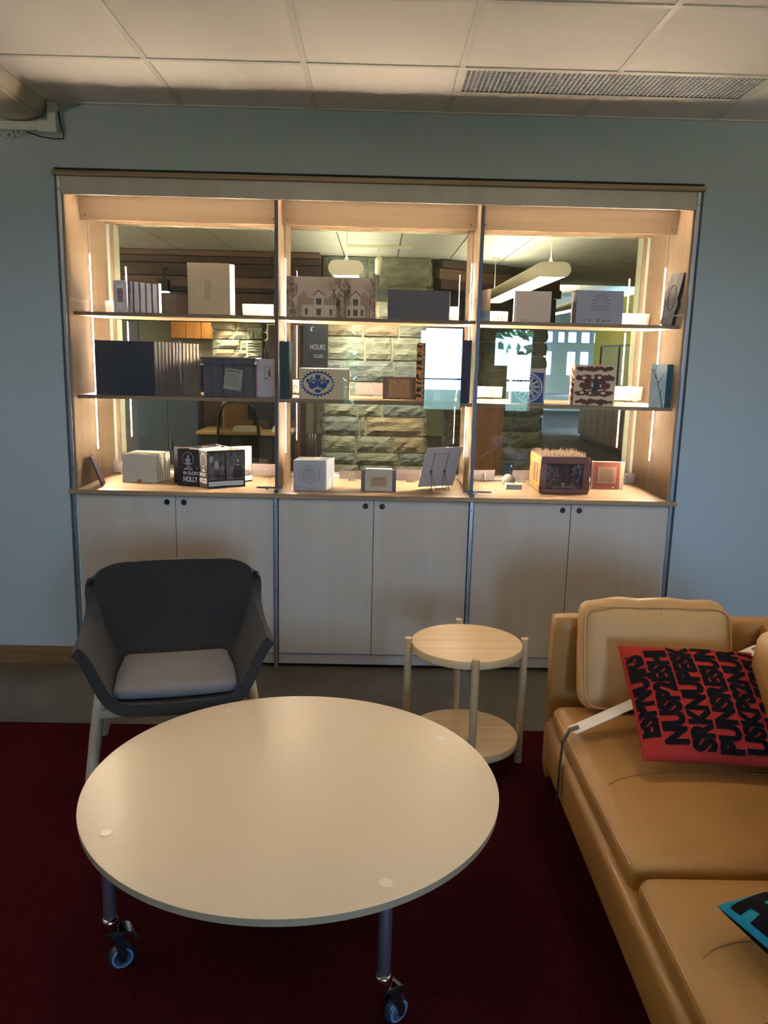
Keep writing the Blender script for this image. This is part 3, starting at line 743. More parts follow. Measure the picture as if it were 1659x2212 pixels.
# --- top shelf, middle bay
SEP = mat('sepia_print', (232, 212, 190), .7, col2=(186, 162, 138), vscale=7, detail=6)
SEPL = mat('sepia_light', (226, 208, 184), .7, var=.12, vscale=30); SEPD = mat('sepia_dark', (96, 76, 60), .75, var=.3, vscale=40); SEPM = mat('sepia_mid', (184, 160, 136), .75, var=.2, vscale=25)
TREE = mat('sepia_foliage', (206, 184, 160), .8, col2=(104, 84, 66), vscale=60, detail=8)
t = item('photo_book', 'sepia folding picture book of a gabled house with bare trees, top shelf', 'book', (-.23, .12, Z1))
def house(panel, w, flip, h=.194):
    # drawn in the panel's own frame: x along the panel, z up, front face at y = 0
    def P(name, poly, m, lv): obj(name, MB().prism(poly, -.0004*lv-.0002, -.0004*(lv-1), 'xz'), m, panel)
    c = w*.56 if not flip else w*.36
    P('sky', [(.0, .0), (w, 0), (w, h), (w*.74, h), (w*.7, h-.008), (w*.64, h-.001), (0, h)], SEP, 1)
    for x0, x1 in ((0, w*.22), (w*.80, w)):
        r_ = random.Random(int(x0*999)+3); n = 14
        poly = [(x0, 0), (x1, 0)]+[((x1 if (x0 < .01) else x0)+(-1 if x0 < .01 else 1)*r_.uniform(-.006, .012)*(1), h*.95*k/n) for k in range(n+1)][0:0]
        zs = [h*.97*k/n for k in range(n+1)]
        if x0 < .01: poly = [(0, z) for z in (zs[-1], 0)]+[(x1*(.75+.25*math.sin(z*61)+r_.uniform(-.12, .12)), z) for z in zs]
        else: poly = [(w, z) for z in (0, zs[-1])]+[(x0+(w-x0)*(.25+.25*math.sin(z*57)+r_.uniform(-.12, .12)), z) for z in zs[::-1]]
        P('tree', poly, TREE, 2)
    hw = w*.29
    for s in (-1, 1): P('side_gable', [(c+s*hw*.9-.03, .09), (c+s*hw*.9, .128), (c+s*hw*.9+.03, .09), (c+s*hw*.9+.03, 0), (c+s*hw*.9-.03, 0)], SEPM, 2)
    P('wing', R4(c-hw, c+hw, 0, .092), SEPL, 3)
    P('parapet', R4(c-hw-.003, c+hw+.003, .060, .092), SEPM, 4)
    P('front_gable', [(c-.024, 0), (c+.024, 0), (c+.024, .108), (c, .130), (c-.024, .108)], SEPL, 5)
    P('gable_edge', [(c-.027, .106), (c, .132), (c+.027, .106), (c+.024, .104), (c, .126), (c-.024, .104)], SEPD, 6)
    for x, z, a_, e in ((c, .076, .014, .015), (c, .026, .012, .016), (c-hw*.72, .026, .007, .015), (c+hw*.72, .026, .007, .015)):
        P('painted_window', [(x-a_*.85, z-e), (x+a_*.85, z-e), (x+a_, z+e), (x-a_, z+e)], mat('window_ink', (88, 92, 90), .6), 6)
    for s, x0 in ((1, w*.12), (-1, w*.82)):
        b = MB()
        for k in range(7):
            a_ = math.radians(90+s*(-70+22*k)); b.tube([(x0, -.0016, .125), (x0+.022*math.cos(a_), -.0016, .125+.03*math.sin(a_)), (x0+.036*math.cos(a_+.3), -.0016, .125+.052*math.sin(a_))], .0006, 4)
        b.tube([(x0, -.0012, .0), (x0, -.0012, .13)], .0012, 4)
        obj('branches', b, SEPD, panel)
for (xa, ya), (xb, yb), fl in (((-.222, -.015), (.064, .008), False), ((.064, .008), (.219, -.012), True)):
    w = math.hypot(xb-xa, yb-ya)
    p_ = obj('panel', MB().box(0, w, 0, .003, 0, .194), SEPL, t); p_.location = (xa, ya, 0); p_.rotation_euler = (0, 0, math.atan2(yb-ya, xb-xa)); house(p_, w, fl)
t = item('grey_folder', 'dark slate grey folder standing open on the top shelf beside the sepia book', 'book', (.20, .13, Z1))
SLATE = mat('slate_cloth', (92, 94, 102), .7, bump=.15, bscale=350)
for (xa, ya), (xb, yb) in (((-.152, -.004), (.011, .006)), ((.0118, .006), (.152, -.006))):
    w = math.hypot(xb-xa, yb-ya); p_ = obj('cover', MB().box(0, w, 0, .004, 0, .143), SLATE, t, bevel=.0008); p_.location = (xa, ya, 0); p_.rotation_euler = (0, 0, math.atan2(yb-ya, xb-xa))
obj('white_edge', MB().box(.1525, .156, -.005, .05, 0, .141), WHITE, t)
# --- top shelf, right bay
t = item('curved_sheet', 'curled sheet with an orange and blue wash, at the divider on the top shelf', 'print', (.545, .14, Z1))
def grad(name, stops, z0, z1):
    if name in MATS: return MATS[name]
    m = bpy.data.materials.new(name); m.use_nodes = True; nt = m.node_tree; N = nt.nodes; L = nt.links
    p = N['Principled BSDF']; p.inputs['Roughness'].default_value = .7
    tc = N.new('ShaderNodeTexCoord'); sx = N.new('ShaderNodeSeparateXYZ'); mr = N.new('ShaderNodeMapRange'); mr.inputs[1].default_value = z0; mr.inputs[2].default_value = z1
    nz = N.new('ShaderNodeTexNoise'); nz.inputs['Scale'].default_value = 30; ad = N.new('ShaderNodeMath'); ad.operation = 'MULTIPLY_ADD'; ad.inputs[1].default_value = .25
    r = N.new('ShaderNodeValToRGB')
    r.color_ramp.elements[0].position = stops[0][0]; r.color_ramp.elements[0].color = rgb(*stops[0][1])
    r.color_ramp.elements[1].position = stops[-1][0]; r.color_ramp.elements[1].color = rgb(*stops[-1][1])
    for q, c in stops[1:-1]: e = r.color_ramp.elements.new(q); e.color = rgb(*c)
    L.new(tc.outputs['Object'], sx.inputs[0]); L.new(sx.outputs['Z'], mr.inputs[0]); L.new(tc.outputs['Object'], nz.inputs['Vector'])
    L.new(nz.outputs[0], ad.inputs[0]); L.new(mr.outputs[0], ad.inputs[2]); L.new(ad.outputs[0], r.inputs[0]); L.new(r.outputs[0], p.inputs['Base Color'])
    MATS[name] = m; return m
obj('sheet', MB().grid(lambda u, v: (-.038+.052*u+.004*math.sin(u*3), -.03+.05*u*u-.02*math.sin(u*3.1), v*(.146+.014*u)), 14, 8), grad('dawn_wash', [(.1, (196, 214, 236)), (.35, (120, 156, 196)), (.5, (226, 190, 150)), (.95, (236, 206, 180))], 0, .16), t, smooth=True, solid=.0008)
obj('bookmark', MB().prism([(.0, .02), (.012, .055), (.006, .068), (.002, .05)], .012, .0128, 'xz'), mat('lime_paper', (206, 206, 90), .7), t)
t = item('white_book', 'plain grey-white hardback book standing on the top shelf of the right bay', 'book', (.779, .20, Z1))
CLOTH = mat('pale_grey_cloth', (206, 196, 184), .8, bump=.1, bscale=400)
obj('cover', MB().box(-.077, .092, -.0, .004, 0, .157), CLOTH, t, bevel=.001)
obj('spine', MB().box(-.094, -.079, .0005, .03, 0, .158), WHITE, t, bevel=.002)
obj('back_cover', MB().box(-.09, .094, .027, .031, 0, .157), CLOTH, t, bevel=.001)
obj('pages', MB().box(-.078, .089, .0042, .0268, .002, .154), WHITE, t)
obj('lettering', bars(-.062, -.022, .016, 1, .01, .003, -.0002, 0, False), INKG, t)
t = item('fan_print_box', 'pale blue-grey boxed book with a fan of dots and small icons on its front', 'book', (1.098, .13, Z1))
obj('box', MB().box(-.116, .116, 0, .10, 0, .162), mat('pale_blue_board', (160, 168, 182), .6, var=.04, vscale=80), t, bevel=.001)
obj('dark_spine', MB().box(-.1175, -.1162, .0, .1, 0, .162), SLATE, t)
b = MB()
for k in range(9):
    a = math.pi*k/8
    for j in range(6):
        rr = .012+.0058*j; s = .0007+.00030*j; b.prism(ell(.004+rr*math.cos(a), .100+rr*math.sin(a)*1.1, s*1.2, s*1.2, 8), -.0006, 0, 'xz')
obj('dot_fan', b, INKB, t)
obj('printed_text', bars(-.045, .048, .091, 4, .0075, .0028, 0, .12), INKG, t)
b = MB()
b.prism([(-.075, .012), (-.068, .026), (-.065, .024), (-.070, .012)], -.0006, 0, 'xz'); b.prism(ell(-.046, .019, .006, .007, 10), -.0006, 0, 'xz'); b.prism(ell(-.005, .019, .007, .007, 12), -.0006, 0, 'xz')
b.prism([(.016, .013), (.016, .023), (.020, .020), (.024, .024), (.028, .020), (.032, .023), (.032, .013)], -.0006, 0, 'xz'); b.prism(ell(.048, .019, .0055, .007, 10), -.0006, 0, 'xz')
obj('icons', b, INKG, t)
t = item('round_print', 'grey mottled round print on dark board, leaning at right end of top shelf', 'print', (1.455, .10, Z1), 0)
b = MB(); prof = [(-.075, 0), (.0, 0), (.004, .06), (.012, .10), (.004, .125), (.010, .16), (.02, .25), (-.055, .243), (-.07, .2)]
M_ = Matrix.Rotation(math.radians(-66), 4, 'Z')@Matrix.Rotation(math.radians(-9), 4, 'X')
b.M = Matrix.Translation((-.022, -.05, .001)) @ Matrix.Rotation(math.radians(6), 4, 'Y') @ Matrix.Rotation(math.radians(-62), 4, 'Z')
b.prism(prof, .001, .024, 'xz'); obj('board', b, mat('dark_board', (36, 40, 58), .6), t)
b2_ = MB(); b2_.M = b.M; b2_.prism([(x*.97-.001, z) for x, z in prof], .0002, .0011, 'xz')
obj('print_face', b2_, mat('mottled_grey', (176, 172, 170), .7, col2=(120, 116, 116), vscale=24, detail=6), t)
b3_ = MB(); b3_.M = b.M
pts = [(-.028+.022*math.cos(a*.3927), -.0004, .13+.062*math.sin(a*.3927)) for a in range(16)]
b3_.tube(pts, [.0012+.001*(k % 3) for k in range(16)], 5, closed=True); obj('ring_print', b3_, SLATE, t)

# --- middle shelf, left bay
t = item('navy_album', 'wide black-blue album with fanned grey pages on the middle shelf', 'book', (-1.25, .11, Z2))
obj('cover', MB().box(-.150, .145, 0, .014, 0, .265), mat('black_blue_cloth', (30, 40, 54), .45, bump=.05, bscale=300), t, bevel=.0015)
for k in range(13):
    x = .148+.0145*k; y = .006+.0125*k
    obj('page', zig(MB(), [(x, y), (x+.010, y+.016), (x+.0145, y+.0125)], 0, .265-.0005*k, .0016), (GREYP, mat('paper_taupe', (118, 108, 98), .75))[k % 2] if k < 8 else mat('paper_warm', (150, 134, 114), .75), t)
obj('ribbon', MB().tube([(.256, .075, .272), (.254, .078, .22), (.250, .078, .17), (.255, .079, .11), (.257, .082, .06)], .0022, 6), CREAM, t)
t = item('plank_box', 'grey wooden plank box with a lid and a tilted paper notice', 'box', (-.74, .21, Z2))
GRW = wood('grey_wash_wood', (100, 98, 100), (70, 68, 72), 'z', .7, fine=40)
for k in range(5): obj('plank', MB().box(-.125+k*.05+.0006, -.075+k*.05-.0006, -.09, -.078, 0, .163), GRW, t, bevel=.001)
obj('box_body', MB().box(-.1245, .1245, -.0775, .085, .001, .162), GRW, t)
obj('lid', MB().box(-.134, .134, -.098, .094, .1632, .185).box(-.138, .138, -.102, .098, .185, .196), GRW, t, bevel=.001)
b = MB(); b.M = Matrix.Translation((.023, -.0905, .088)) @ Matrix.Rotation(math.radians(7), 4, 'Y'); b.box(-.044, .044, -.0008, 0, -.052, .052); nt_ = obj('notice', b, mat('aged_notice', (176, 170, 150), .8), t)
b = MB(); b.M = Matrix.Translation((.023, -.0905, .088)) @ Matrix.Rotation(math.radians(7), 4, 'Y')
for q in ((-.040, .040, .047, .0480), (-.040, .040, -.048, -.047), (-.040, -.039, -.048, .048), (.039, .040, -.048, .048)): b.box(q[0], q[1], -.0012, -.0008, q[2], q[3])
for k in range(14): b.box(-.034, .033-(k % 3)*.003, -.0012, -.0008, .024-k*.0044, .0256-k*.0044)
obj('printed_lines', b, INKG, nt_)
o_ = text('ARTISAN INK', .0115, INKB, nt_, (.027, -.0920, .0395+.088), (math.pi/2, math.radians(0), 0), bold=.0004); o_.rotation_euler = (math.pi/2, math.radians(7), 0)
t = item('specimen_book', 'white panel book with a framed insect slot and a red edge, by the divider', 'book', (-.56, .20, Z2))
obj('cover', MB().box(-.048, .058, 0, .012, 0, .192), mat('white_veneer', (236, 224, 222), .6, var=.06, vscale=4, stretch=(30, 1, 1)), t)
obj('red_edge', MB().box(-.062, -.0485, .0, .012, 0, .17), mat('red_print_edge', (196, 70, 66), .7, col2=(226, 190, 184), vscale=60), t)
obj('slot_frame', MB().box(-.010, .022, -.0012, 0, .088, .154), mat('slot_ivory', (242, 234, 210), .6), t)
b = MB()
for q in ((-.010, .022, .152, .154), (-.010, .022, .088, .090), (-.010, -.008, .088, .154), (.020, .022, .088, .154)): b.box(q[0], q[1], -.002, -.0012, q[2], q[3])
obj('slot_rim', b, INKB, t)
obj('insect', MB().prism([(.010, .100), (.017, .104), (.018, .128), (.014, .146), (.010, .142), (.009, .12)], -.0022, -.0013, 'xz').prism([(-.006, .136), (.006, .118), (.008, .112), (-.001, .126)], -.002, -.0013, 'xz').prism([(-.004, .094), (.002, .094), (.004, .104), (.0, .102)], -.002, -.0013, 'xz'), mat('insect_brown', (120, 84, 40), .6), t)
obj('tape', MB().prism([(.006, .046), (.05, .064), (.054, .078), (.012, .062)], -.0008, 0, 'xz').prism([(-.046, .13), (-.03, .118), (-.02, .095), (-.034, .09), (-.047, .106)], -.0008, 0, 'xz'), WHITE, t)

# --- middle shelf, middle bay
t = item('green_book', 'tall dark green book edge-on at the divider on the middle shelf', 'book', (-.4535, .15, Z2))
GRN = mat('dark_green_cloth', (24, 62, 62), .6, bump=.12, bscale=300)
obj('spine', MB().box(-.0225, .021, -.08, -.076, 0, .281), GRN, t, bevel=.001)
obj('boards', MB().box(-.0225, -.0195, -.076, .10, 0, .281).box(.018, .021, -.076, .10, 0, .281), GRN, t)
obj('pages', MB().box(-.0190, .0175, -.0755, .095, .004, .277), paper('cream_block', (222, 212, 196)), t)
t = item('face_box', 'cream box with a blue face in a spiky sun ring on its front', 'box', (-.262, .17, Z2))
obj('box', MB().box(-.124, .122, -.07, .08, 0, .149), mat('oatmeal_board', (224, 206, 164), .75, var=.05, vscale=40), t, bevel=.0012)
obj('top_edge', MB().box(-.124, .122, -.0695, .08, .1493, .152), CREAM, t)
obj('woven_side', MB().box(.1222, .127, -.07, .078, 0, .147), mat('woven_tan', (206, 170, 116), .8, col2=(126, 92, 58), vscale=30, stretch=(1, 1, 4)), t)
BLUE = mat('cobalt_print', (28, 62, 136), .6)
SC2 = 1.0; cx_, cz_ = -.030, .078
star = []
for k in range(52):
    a = 2*math.pi*k/52; rr = 1.0 if k % 2 else .83; star.append((cx_+.087*rr*math.cos(a), cz_+.068*rr*math.sin(a)))
def F(name, poly, m, lv): obj(name, MB().prism(poly, -.0702-.0004*lv, -.0702-.0004*(lv-1), 'xz'), m, t)
F('sun_ring', star, BLUE, 1)
lens = [(cx_+.073*math.cos(a), cz_+.052*math.sin(a)*(1-.12*abs(math.cos(a))**3)) for a in [2*math.pi*k/40 for k in range(40)]]
F('ring_field', lens, MATS['oatmeal_board'], 2)
F('head', [(cx_+x, cz_+z) for x, z in [(-.026, -.026), (-.014, -.034), (-.012, -.043), (0, -.046), (.012, -.043), (.016, -.034), (.028, -.028), (.044, -.016), (.046, -.004), (.055, .004), (.058, .016), (.050, .022), (.044, .018), (.034, .024), (.032, .033), (.026, .034), (.026, .024), (.014, .026), (.012, .036), (.014, .042), (0, .045), (-.014, .042), (-.012, .036), (-.014, .026), (-.026, .024), (-.026, .034), (-.032, .033), (-.034, .024), (-.044, .018), (-.052, .024), (-.058, .014), (-.054, .004), (-.046, -.002), (-.044, -.016), (-.038, -.026)]], BLUE, 3)
for s in (-1, 1):
    F('eye', ell(cx_+s*.020, cz_+.006, .0075, .0052, 12), MATS['oatmeal_board'], 4); F('pupil', ell(cx_+s*.019, cz_+.006, .003, .003, 10), BLUE, 5)
    F('brow', [(cx_+s*x, cz_+z) for x, z in [(.005, .010), (.010, .019), (.024, .020), (.036, .008), (.046, .004), (.046, .007), (.037, .012), (.025, .024), (.009, .023), (.003, .012)]], MATS['oatmeal_board'], 4)
F('mouth', [(cx_+x, cz_+z) for x, z in [(-.022, -.030), (-.016, -.020), (-.006, -.021), (0, -.018), (.006, -.021), (.016, -.020), (.022, -.030), (.010, -.030), (0, -.026), (-.010, -.030)]], MATS['oatmeal_board'], 4)
F('nostrils', [(cx_+x, cz_+z) for x, z in [(-.008, -.016), (-.004, -.011), (0, -.014), (.004, -.011), (.008, -.016), (.004, -.0145), (0, -.0165), (-.004, -.0145)]], MATS['oatmeal_board'], 4)
t = item('checker_card', 'tan text card with a small checked border in grey covers', 'card', (.119, .26, Z2))
obj('cover', MB().box(-.085, .085, 0, .008, 0, .114), mat('warm_grey_board', (132, 116, 104), .7), t)
obj('checked_border', MB().box(-.066, .066, -.0008, 0, .003, .112), checkered('check_print', (206, 160, 112), (112, 66, 50), 160), t)
obj('text_field', MB().box(-.054, .054, -.0014, -.0008, .013, .102), mat('tan_paper', (206, 164, 118), .75), t)
obj('printed_text', bars(-.045, .045, .078, 9, .0072, .0018, -.0015, .2), mat('tan_ink', (150, 100, 70), .7), t)
obj('printed_title', bars(-.014, .014, .094, 2, .006, .003, -.0015, .05), mat('tan_ink', (150, 100, 70), .7), t)
t = item('orange_book', 'tall white book with an orange and black patterned spine on the middle shelf', 'book', (.30, .19, Z2))
obj('spine', MB().box(-.099, -.072, -.04, -.005, 0, .290), banded('spine_print', ((230, 150, 62), (44, 34, 28)), 9, 2, 7.0, 4.0, .5), t)
obj('diamond_strip', MB().prism([(-.0718, -.04), (-.056, -.036), (-.056, -.0335), (-.0718, -.037)], 0, .290, 'xy'), checkered('diamond_print', (214, 166, 96), (120, 112, 104), 60), t)
obj('pages', MB().grid(lambda u, v: (-.0555+.150*u, -.0345+.034*math.sin(u*2.2)+.01*u, v*.290), 14, 4), paper('page_white', (240, 234, 222)), t, smooth=True, solid=.004)
obj('page_block', MB().prism([(-.055, -.028), (.06, .012), (.09, .02), (.09, .036), (-.07, .036), (-.07, -.03)], .001, .288, 'xy'), WHITE, t)
obj('green_edge', MB().box(.0955, .104, .0, .034, 0, .286), mat('pale_green_print', (226, 226, 176), .7, col2=(240, 236, 220), vscale=50), t)
t = item('navy_book', 'tall navy book edge-on at the right divider of the middle shelf', 'book', (.445, .17, Z2))
obj('spine', MB().box(-.022, .021, -.09, -.084, 0, .307), NAVY, t, bevel=.0015)
obj('boards', MB().box(-.022, -.018, -.084, .1, 0, .306).box(.017, .021, -.084, .1, 0, .306), NAVY, t)
obj('pages', MB().box(-.0175, .0165, -.083, .095, .004, .30), WHITE, t)
obj('blue_jacket', MB().box(-.034, -.0225, -.02, .11, .09, .304), mat('royal_blue', (50, 70, 180), .4), t)

# --- middle shelf, right bay
t = item('rosette_book', 'blue and white book with a twelve-petal rosette on its cover', 'book', (.768, .17, Z2))
obj('box', MB().box(-.087, .087, -.02, .03, 0, .176), mat('bone_board', (226, 206, 182), .7), t, bevel=.0012)
PB = BLUE; WB = mat('bone_print', (230, 216, 196), .7)
def G(name, poly, m, lv): obj(name, MB().prism(poly, -.0202-.0004*lv, -.0202-.0004*(lv-1), 'xz'), m, t)
G('square', R4(-.078, .078, .004, .156), PB, 1); cz_ = .080
G('outer_ring', ell(0, cz_, .074, .074, 48), WB, 2); G('blue_disc', ell(0, cz_, .066, .066, 48), PB, 3); G('inner_ring', ell(0, cz_, .060, .060, 48), WB, 4)
for k in range(12):
    a = 2*math.pi*k/12; d_ = math.pi/12
    pt = lambda r, t_: (r*math.cos(t_), cz_+r*math.sin(t_))
    G('petal', [pt(.030, a-d_*.55), pt(.052, a-d_*.8), pt(.060, a), pt(.030, a)], PB, 5)
    G('petal', [pt(.030, a+d_), pt(.056, a+d_*.62), pt(.0565, a+d_*1.4)], PB, 5)
    G('ray', [pt(.017, a-d_*.2), pt(.028, a-d_*.6), pt(.028, a+d_*.3)], mat('warm_black', (70, 52, 44), .7), 5)
G('hub_disc', ell(0, cz_, .0155, .0155, 24), PB, 6)
t = item('spotted_box', 'cream box with brown wavy bands and a dark diamond window', 'box', (1.092, .15, Z2), 0)
CREB = mat('pale_cream_board', (232, 210, 178), .7); BRN = mat('brown_print', (98, 52, 42), .7)
obj('box', MB().box(-.103, .103, -.05, .045, 0, .200), CREB, t, bevel=.0015)
obj('side_print', MB().box(-.1036, -.1031, -.044, .04, .004, .196), banded('side_bands', ((98, 52, 42), (232, 210, 178)), 9, 2, 9.0, 2.0, .62), t)
rr = random.Random(12)
for k, (za, zb, xa, xb) in enumerate(((.172, .193, -.098, .094), (.120, .154, -.098, .100), (.080, .120, -.078, .080), (.048, .076, -.100, .098), (.008, .030, -.096, .098))):
    n = 26; up = []; lo = []
    for i in range(n+1):
        x = xa+(xb-xa)*i/n; e = math.sin(math.pi*min(1, max(0, i/n))) ** .25
        m_ = (za+zb)/2; up.append((x, m_+((zb-m_)+rr.uniform(-.004, .005)+.003*math.sin(i*.9+k))*e)); lo.append((x, m_-((m_-za)+rr.uniform(-.003, .006)+.004*math.sin(i*.7+2*k))*e))
    obj('band_print', MB().prism(lo+up[::-1], -.0508, -.0502, 'xz'), BRN, t)
for x, z, a_, e in ((-.062, .063, .010, .007), (-.02, .062, .006, .009), (.045, .063, .012, .007), (-.055, .137, .012, .007), (-.012, .140, .008, .008), (.022, .139, .009, .008), (.03, .098, .004, .008)):
    obj('cream_drop', MB().prism(ell(x, z, a_, e, 10, .3), -.0512, -.0508, 'xz'), CREB, t)
dm = obj('diamond_window', MB().prism([(0, .064), (.026, .098), (.010, .122), (-.010, .122), (-.026, .098)], -.0516, -.0509, 'xz'), BLACK, t)
obj('glint', MB().prism([(-.020, .094), (-.006, .090), (-.008, .112), (-.016, .116)], -.0522, -.0517, 'xz'), mat('pale_gold', (196, 186, 120), .4), dm)
t = item('teal_screen', 'folded teal print with branching tree lines at the right end of the middle shelf', 'print', (1.42, .11, Z2))
TL = mat('teal_wash', (226, 238, 236), .7, col2=(176, 208, 212), vscale=14, detail=6); TD = mat('teal_deep', (56, 108, 122), .65, col2=(36, 78, 94), vscale=18)
def plate(xa, ya, xb, yb, h, m, name='panel'):
    w = math.hypot(xb-xa, yb-ya); o = obj(name, MB().box(0, w, 0, .003, 0, h), m, t); o.location = (xa, ya, 0); o.rotation_euler = (0, 0, math.atan2(yb-ya, xb-xa)); return o
pl = plate(-.046, .0, .014, -.055, .212, TL); plate(.0145, -.055, .048, -.040, .212, TD); plate(.0485, -.040, .049, .06, .21, TD)
b = MB()
for pts in ([(.072, .0), (.060, .05), (.048, .09), (.032, .14), (.020, .18), (.028, .205)], [(.040, .12), (.055, .14), (.068, .165)], [(.032, .14), (.012, .17), (.002, .195)], [(.055, .07), (.066, .09)], [(.020, .18), (.008, .188)]):
    b.tube([(x, -.0006, z) for x, z in pts], [.0026-.0018*k/(len(pts)-1) for k in range(len(pts))], 5)
obj('tree_lines', b, mat('tree_ink', (52, 88, 98), .7), pl)

# --- worktop, left bay
t = item('thin_book', 'thin dark book leaning on the left side panel of the case', 'book', (-1.385, .10, Z3), 0)
b = MB(); b.M = Matrix.Rotation(math.radians(13), 4, 'Z') @ Matrix.Rotation(math.radians(-20), 4, 'Y'); b.box(-.003, .005, -.005, .10, .001, .160)
obj('cover', b, mat('plum_cover', (64, 44, 66), .5), t, bevel=.001)
b = MB(); b.M = Matrix.Rotation(math.radians(13), 4, 'Z') @ Matrix.Rotation(math.radians(-20), 4, 'Y'); b.box(-.0045, -.0031, -.004, .097, .004, .157); obj('pages', b, GREYP, t)
t = item('cream_accordion', 'plain cream accordion book with a small orange half-moon at its foot', 'book', (-1.235, .28, Z3))
obj('cover', MB().box(-.090, .086, -.035, -.032, 0, .149), paper('ivory', (226, 210, 184)), t)
for k in range(6): obj('page', zig(MB(), [(-.080+.004*k, -.028+.027*k), (.088+.0052*k, -.026+.027*k), (.091+.0052*k, -.004+.027*k)], 0, .151, .0012), paper('warm_white', (232, 216, 184)), t)
obj('half_moon', MB().prism([(-.004+.014*math.cos(math.pi*k/10), .018*math.sin(math.pi*k/10)) for k in range(11)], -.0358, -.0351, 'xz'), mat('rust_orange', (190, 122, 66), .7), t)
t = item('star_book', 'black star-shaped carousel book about Hollywood with portraits and white title lettering', 'book', (-.845, .26, Z3))
BLK = mat('black_card', (30, 28, 36), .55); GRYC = mat('grey_card', (196, 186, 174), .75)
pl_ = [(-.172, -.088), (-.058, -.118), (-.003, -.172), (.080, -.118), (.174, -.078), (.110, .0), (.182, .105), (.02, .075), (-.02, .16), (-.08, .06), (-.215, .0), (-.12, -.045), (-.172, -.086)]
HH = .192; P_ = []
for k, ((xa, ya), (xb, yb)) in enumerate(zip(pl_[:-1], pl_[1:])):
    w = math.hypot(xb-xa, yb-ya); o = obj('panel', MB().box(0.0008, w-.0008, 0, .0025, 0, HH), BLK, t); o.location = (xa, ya, 0); o.rotation_euler = (0, 0, math.atan2(yb-ya, xb-xa)); P_.append((o, w))
obj('top_folds', MB().prism([(-.06, -.11), (-.003, -.165), (.078, -.112), (.11, .0), (.02, .07), (-.08, .055), (-.12, -.04)], HH-.012, HH-.010, 'xy'), GRYC, t)
b = MB()
for (xa, ya), (xb, yb) in (((-.21, .0), (-.05, -.06)), ((-.05, -.06), (.17, .10)), ((-.02, .15), (.10, .0)), ((-.06, -.10), (.02, .07)), ((.10, .0), (.17, -.07))): zig(b, [(xa, ya), (xb, yb)], .06, HH+.001, .002)
obj('inner_folds', b, GRYC, t)
W_ = paper('title_white', (232, 226, 218)); f0, w0 = P_[0]; f1, w1_ = P_[1]
text('IN GLORY', .0235, W_, f0, (.030, -.0006, .068), align='LEFT', bold=.0007, sx=.82); text('HOLLY', .036, W_, f0, (.030, -.0006, .036), align='LEFT', bold=.0012, sx=.70)
text('DAYS OF', .0235, W_, f1, (.003, -.0006, .068), align='LEFT', bold=.0007, sx=.60); text('WOOD', .036, W_, f1, (.003, -.0006, .036), align='LEFT', bold=.0012, sx=.56)
text('Olivia', .010, W_, f0, (.062, -.0006, .100), bold=.0002); text('DEHAVILLAND', .0105, W_, f0, (.060, -.0006, .089), bold=.0003, sx=.7)
text('Joan', .010, W_, f1, (.044, -.0006, .099), bold=.0002, sx=.7); text('FONTAINE', .0105, W_, f1, (.044, -.0006, .088), bold=.0003, sx=.55); text('&', .012, W_, f0, (.108, -.0006, .096))
for f, c, rx in ((f0, .058, .031), (f1, .040, .022)):
    obj('portrait_ring', MB().prism(ell(c, .143, rx, .034, 28), -.0006, 0, 'xz'), W_, f); obj('portrait', MB().prism(ell(c, .143, rx-.0018, .032, 28), -.0011, -.0006, 'xz'), BLK, f)
obj('portrait_figure', MB().prism([(.045, .116), (.046, .130), (.040, .138), (.050, .144), (.054, .148), (.052, .158), (.060, .164), (.067, .158), (.064, .148), (.074, .140), (.068, .130), (.075, .118), (.062, .1125)], -.0016, -.0011, 'xz'), mat('grey_ink', (176, 172, 168), .7), f0)
PH_ = mat('stage_photo', (128, 122, 118), .6, col2=(14, 13, 16), vscale=26, detail=6)
for f, w, a0 in ((P_[2][0], P_[2][1], 0), (P_[3][0], P_[3][1], 1), (P_[4][0], P_[4][1], 0), (P_[5][0], P_[5][1], 0)):
    obj('photo_print', MB().box(.004, w-.006, -.0006, 0, .042, HH-.010), PH_, f); obj('caption_strip', MB().box(.006 if not a0 else .0, w-(.010 if a0 else 0), -.0007, 0, .010, .034), W_, f)
obj('figure_print', MB().prism([(.035, .05), (.085, .05), (.092, .09), (.078, .118), (.070, .122), (.074, .140), (.066, .150), (.056, .148), (.054, .134), (.060, .122), (.045, .114)], -.0011, -.0006, 'xz'), BLK, P_[3][0])
obj('figure_face', MB().prism(ell(.064, .137, .0065, .009, 14), -.0016, -.0011, 'xz').prism([(.050, .118), (.064, .112), (.078, .118), (.064, .120)], -.0016, -.0011, 'xz'), MATS['grey_ink'], P_[3][0])
obj('figure_print', MB().prism(ell(.022, .150, .012, .018, 14), -.0011, -.0006, 'xz').prism(ell(.05, .12, .012, .022, 14), -.0011, -.0006, 'xz'), MATS['grey_ink'], P_[2][0])

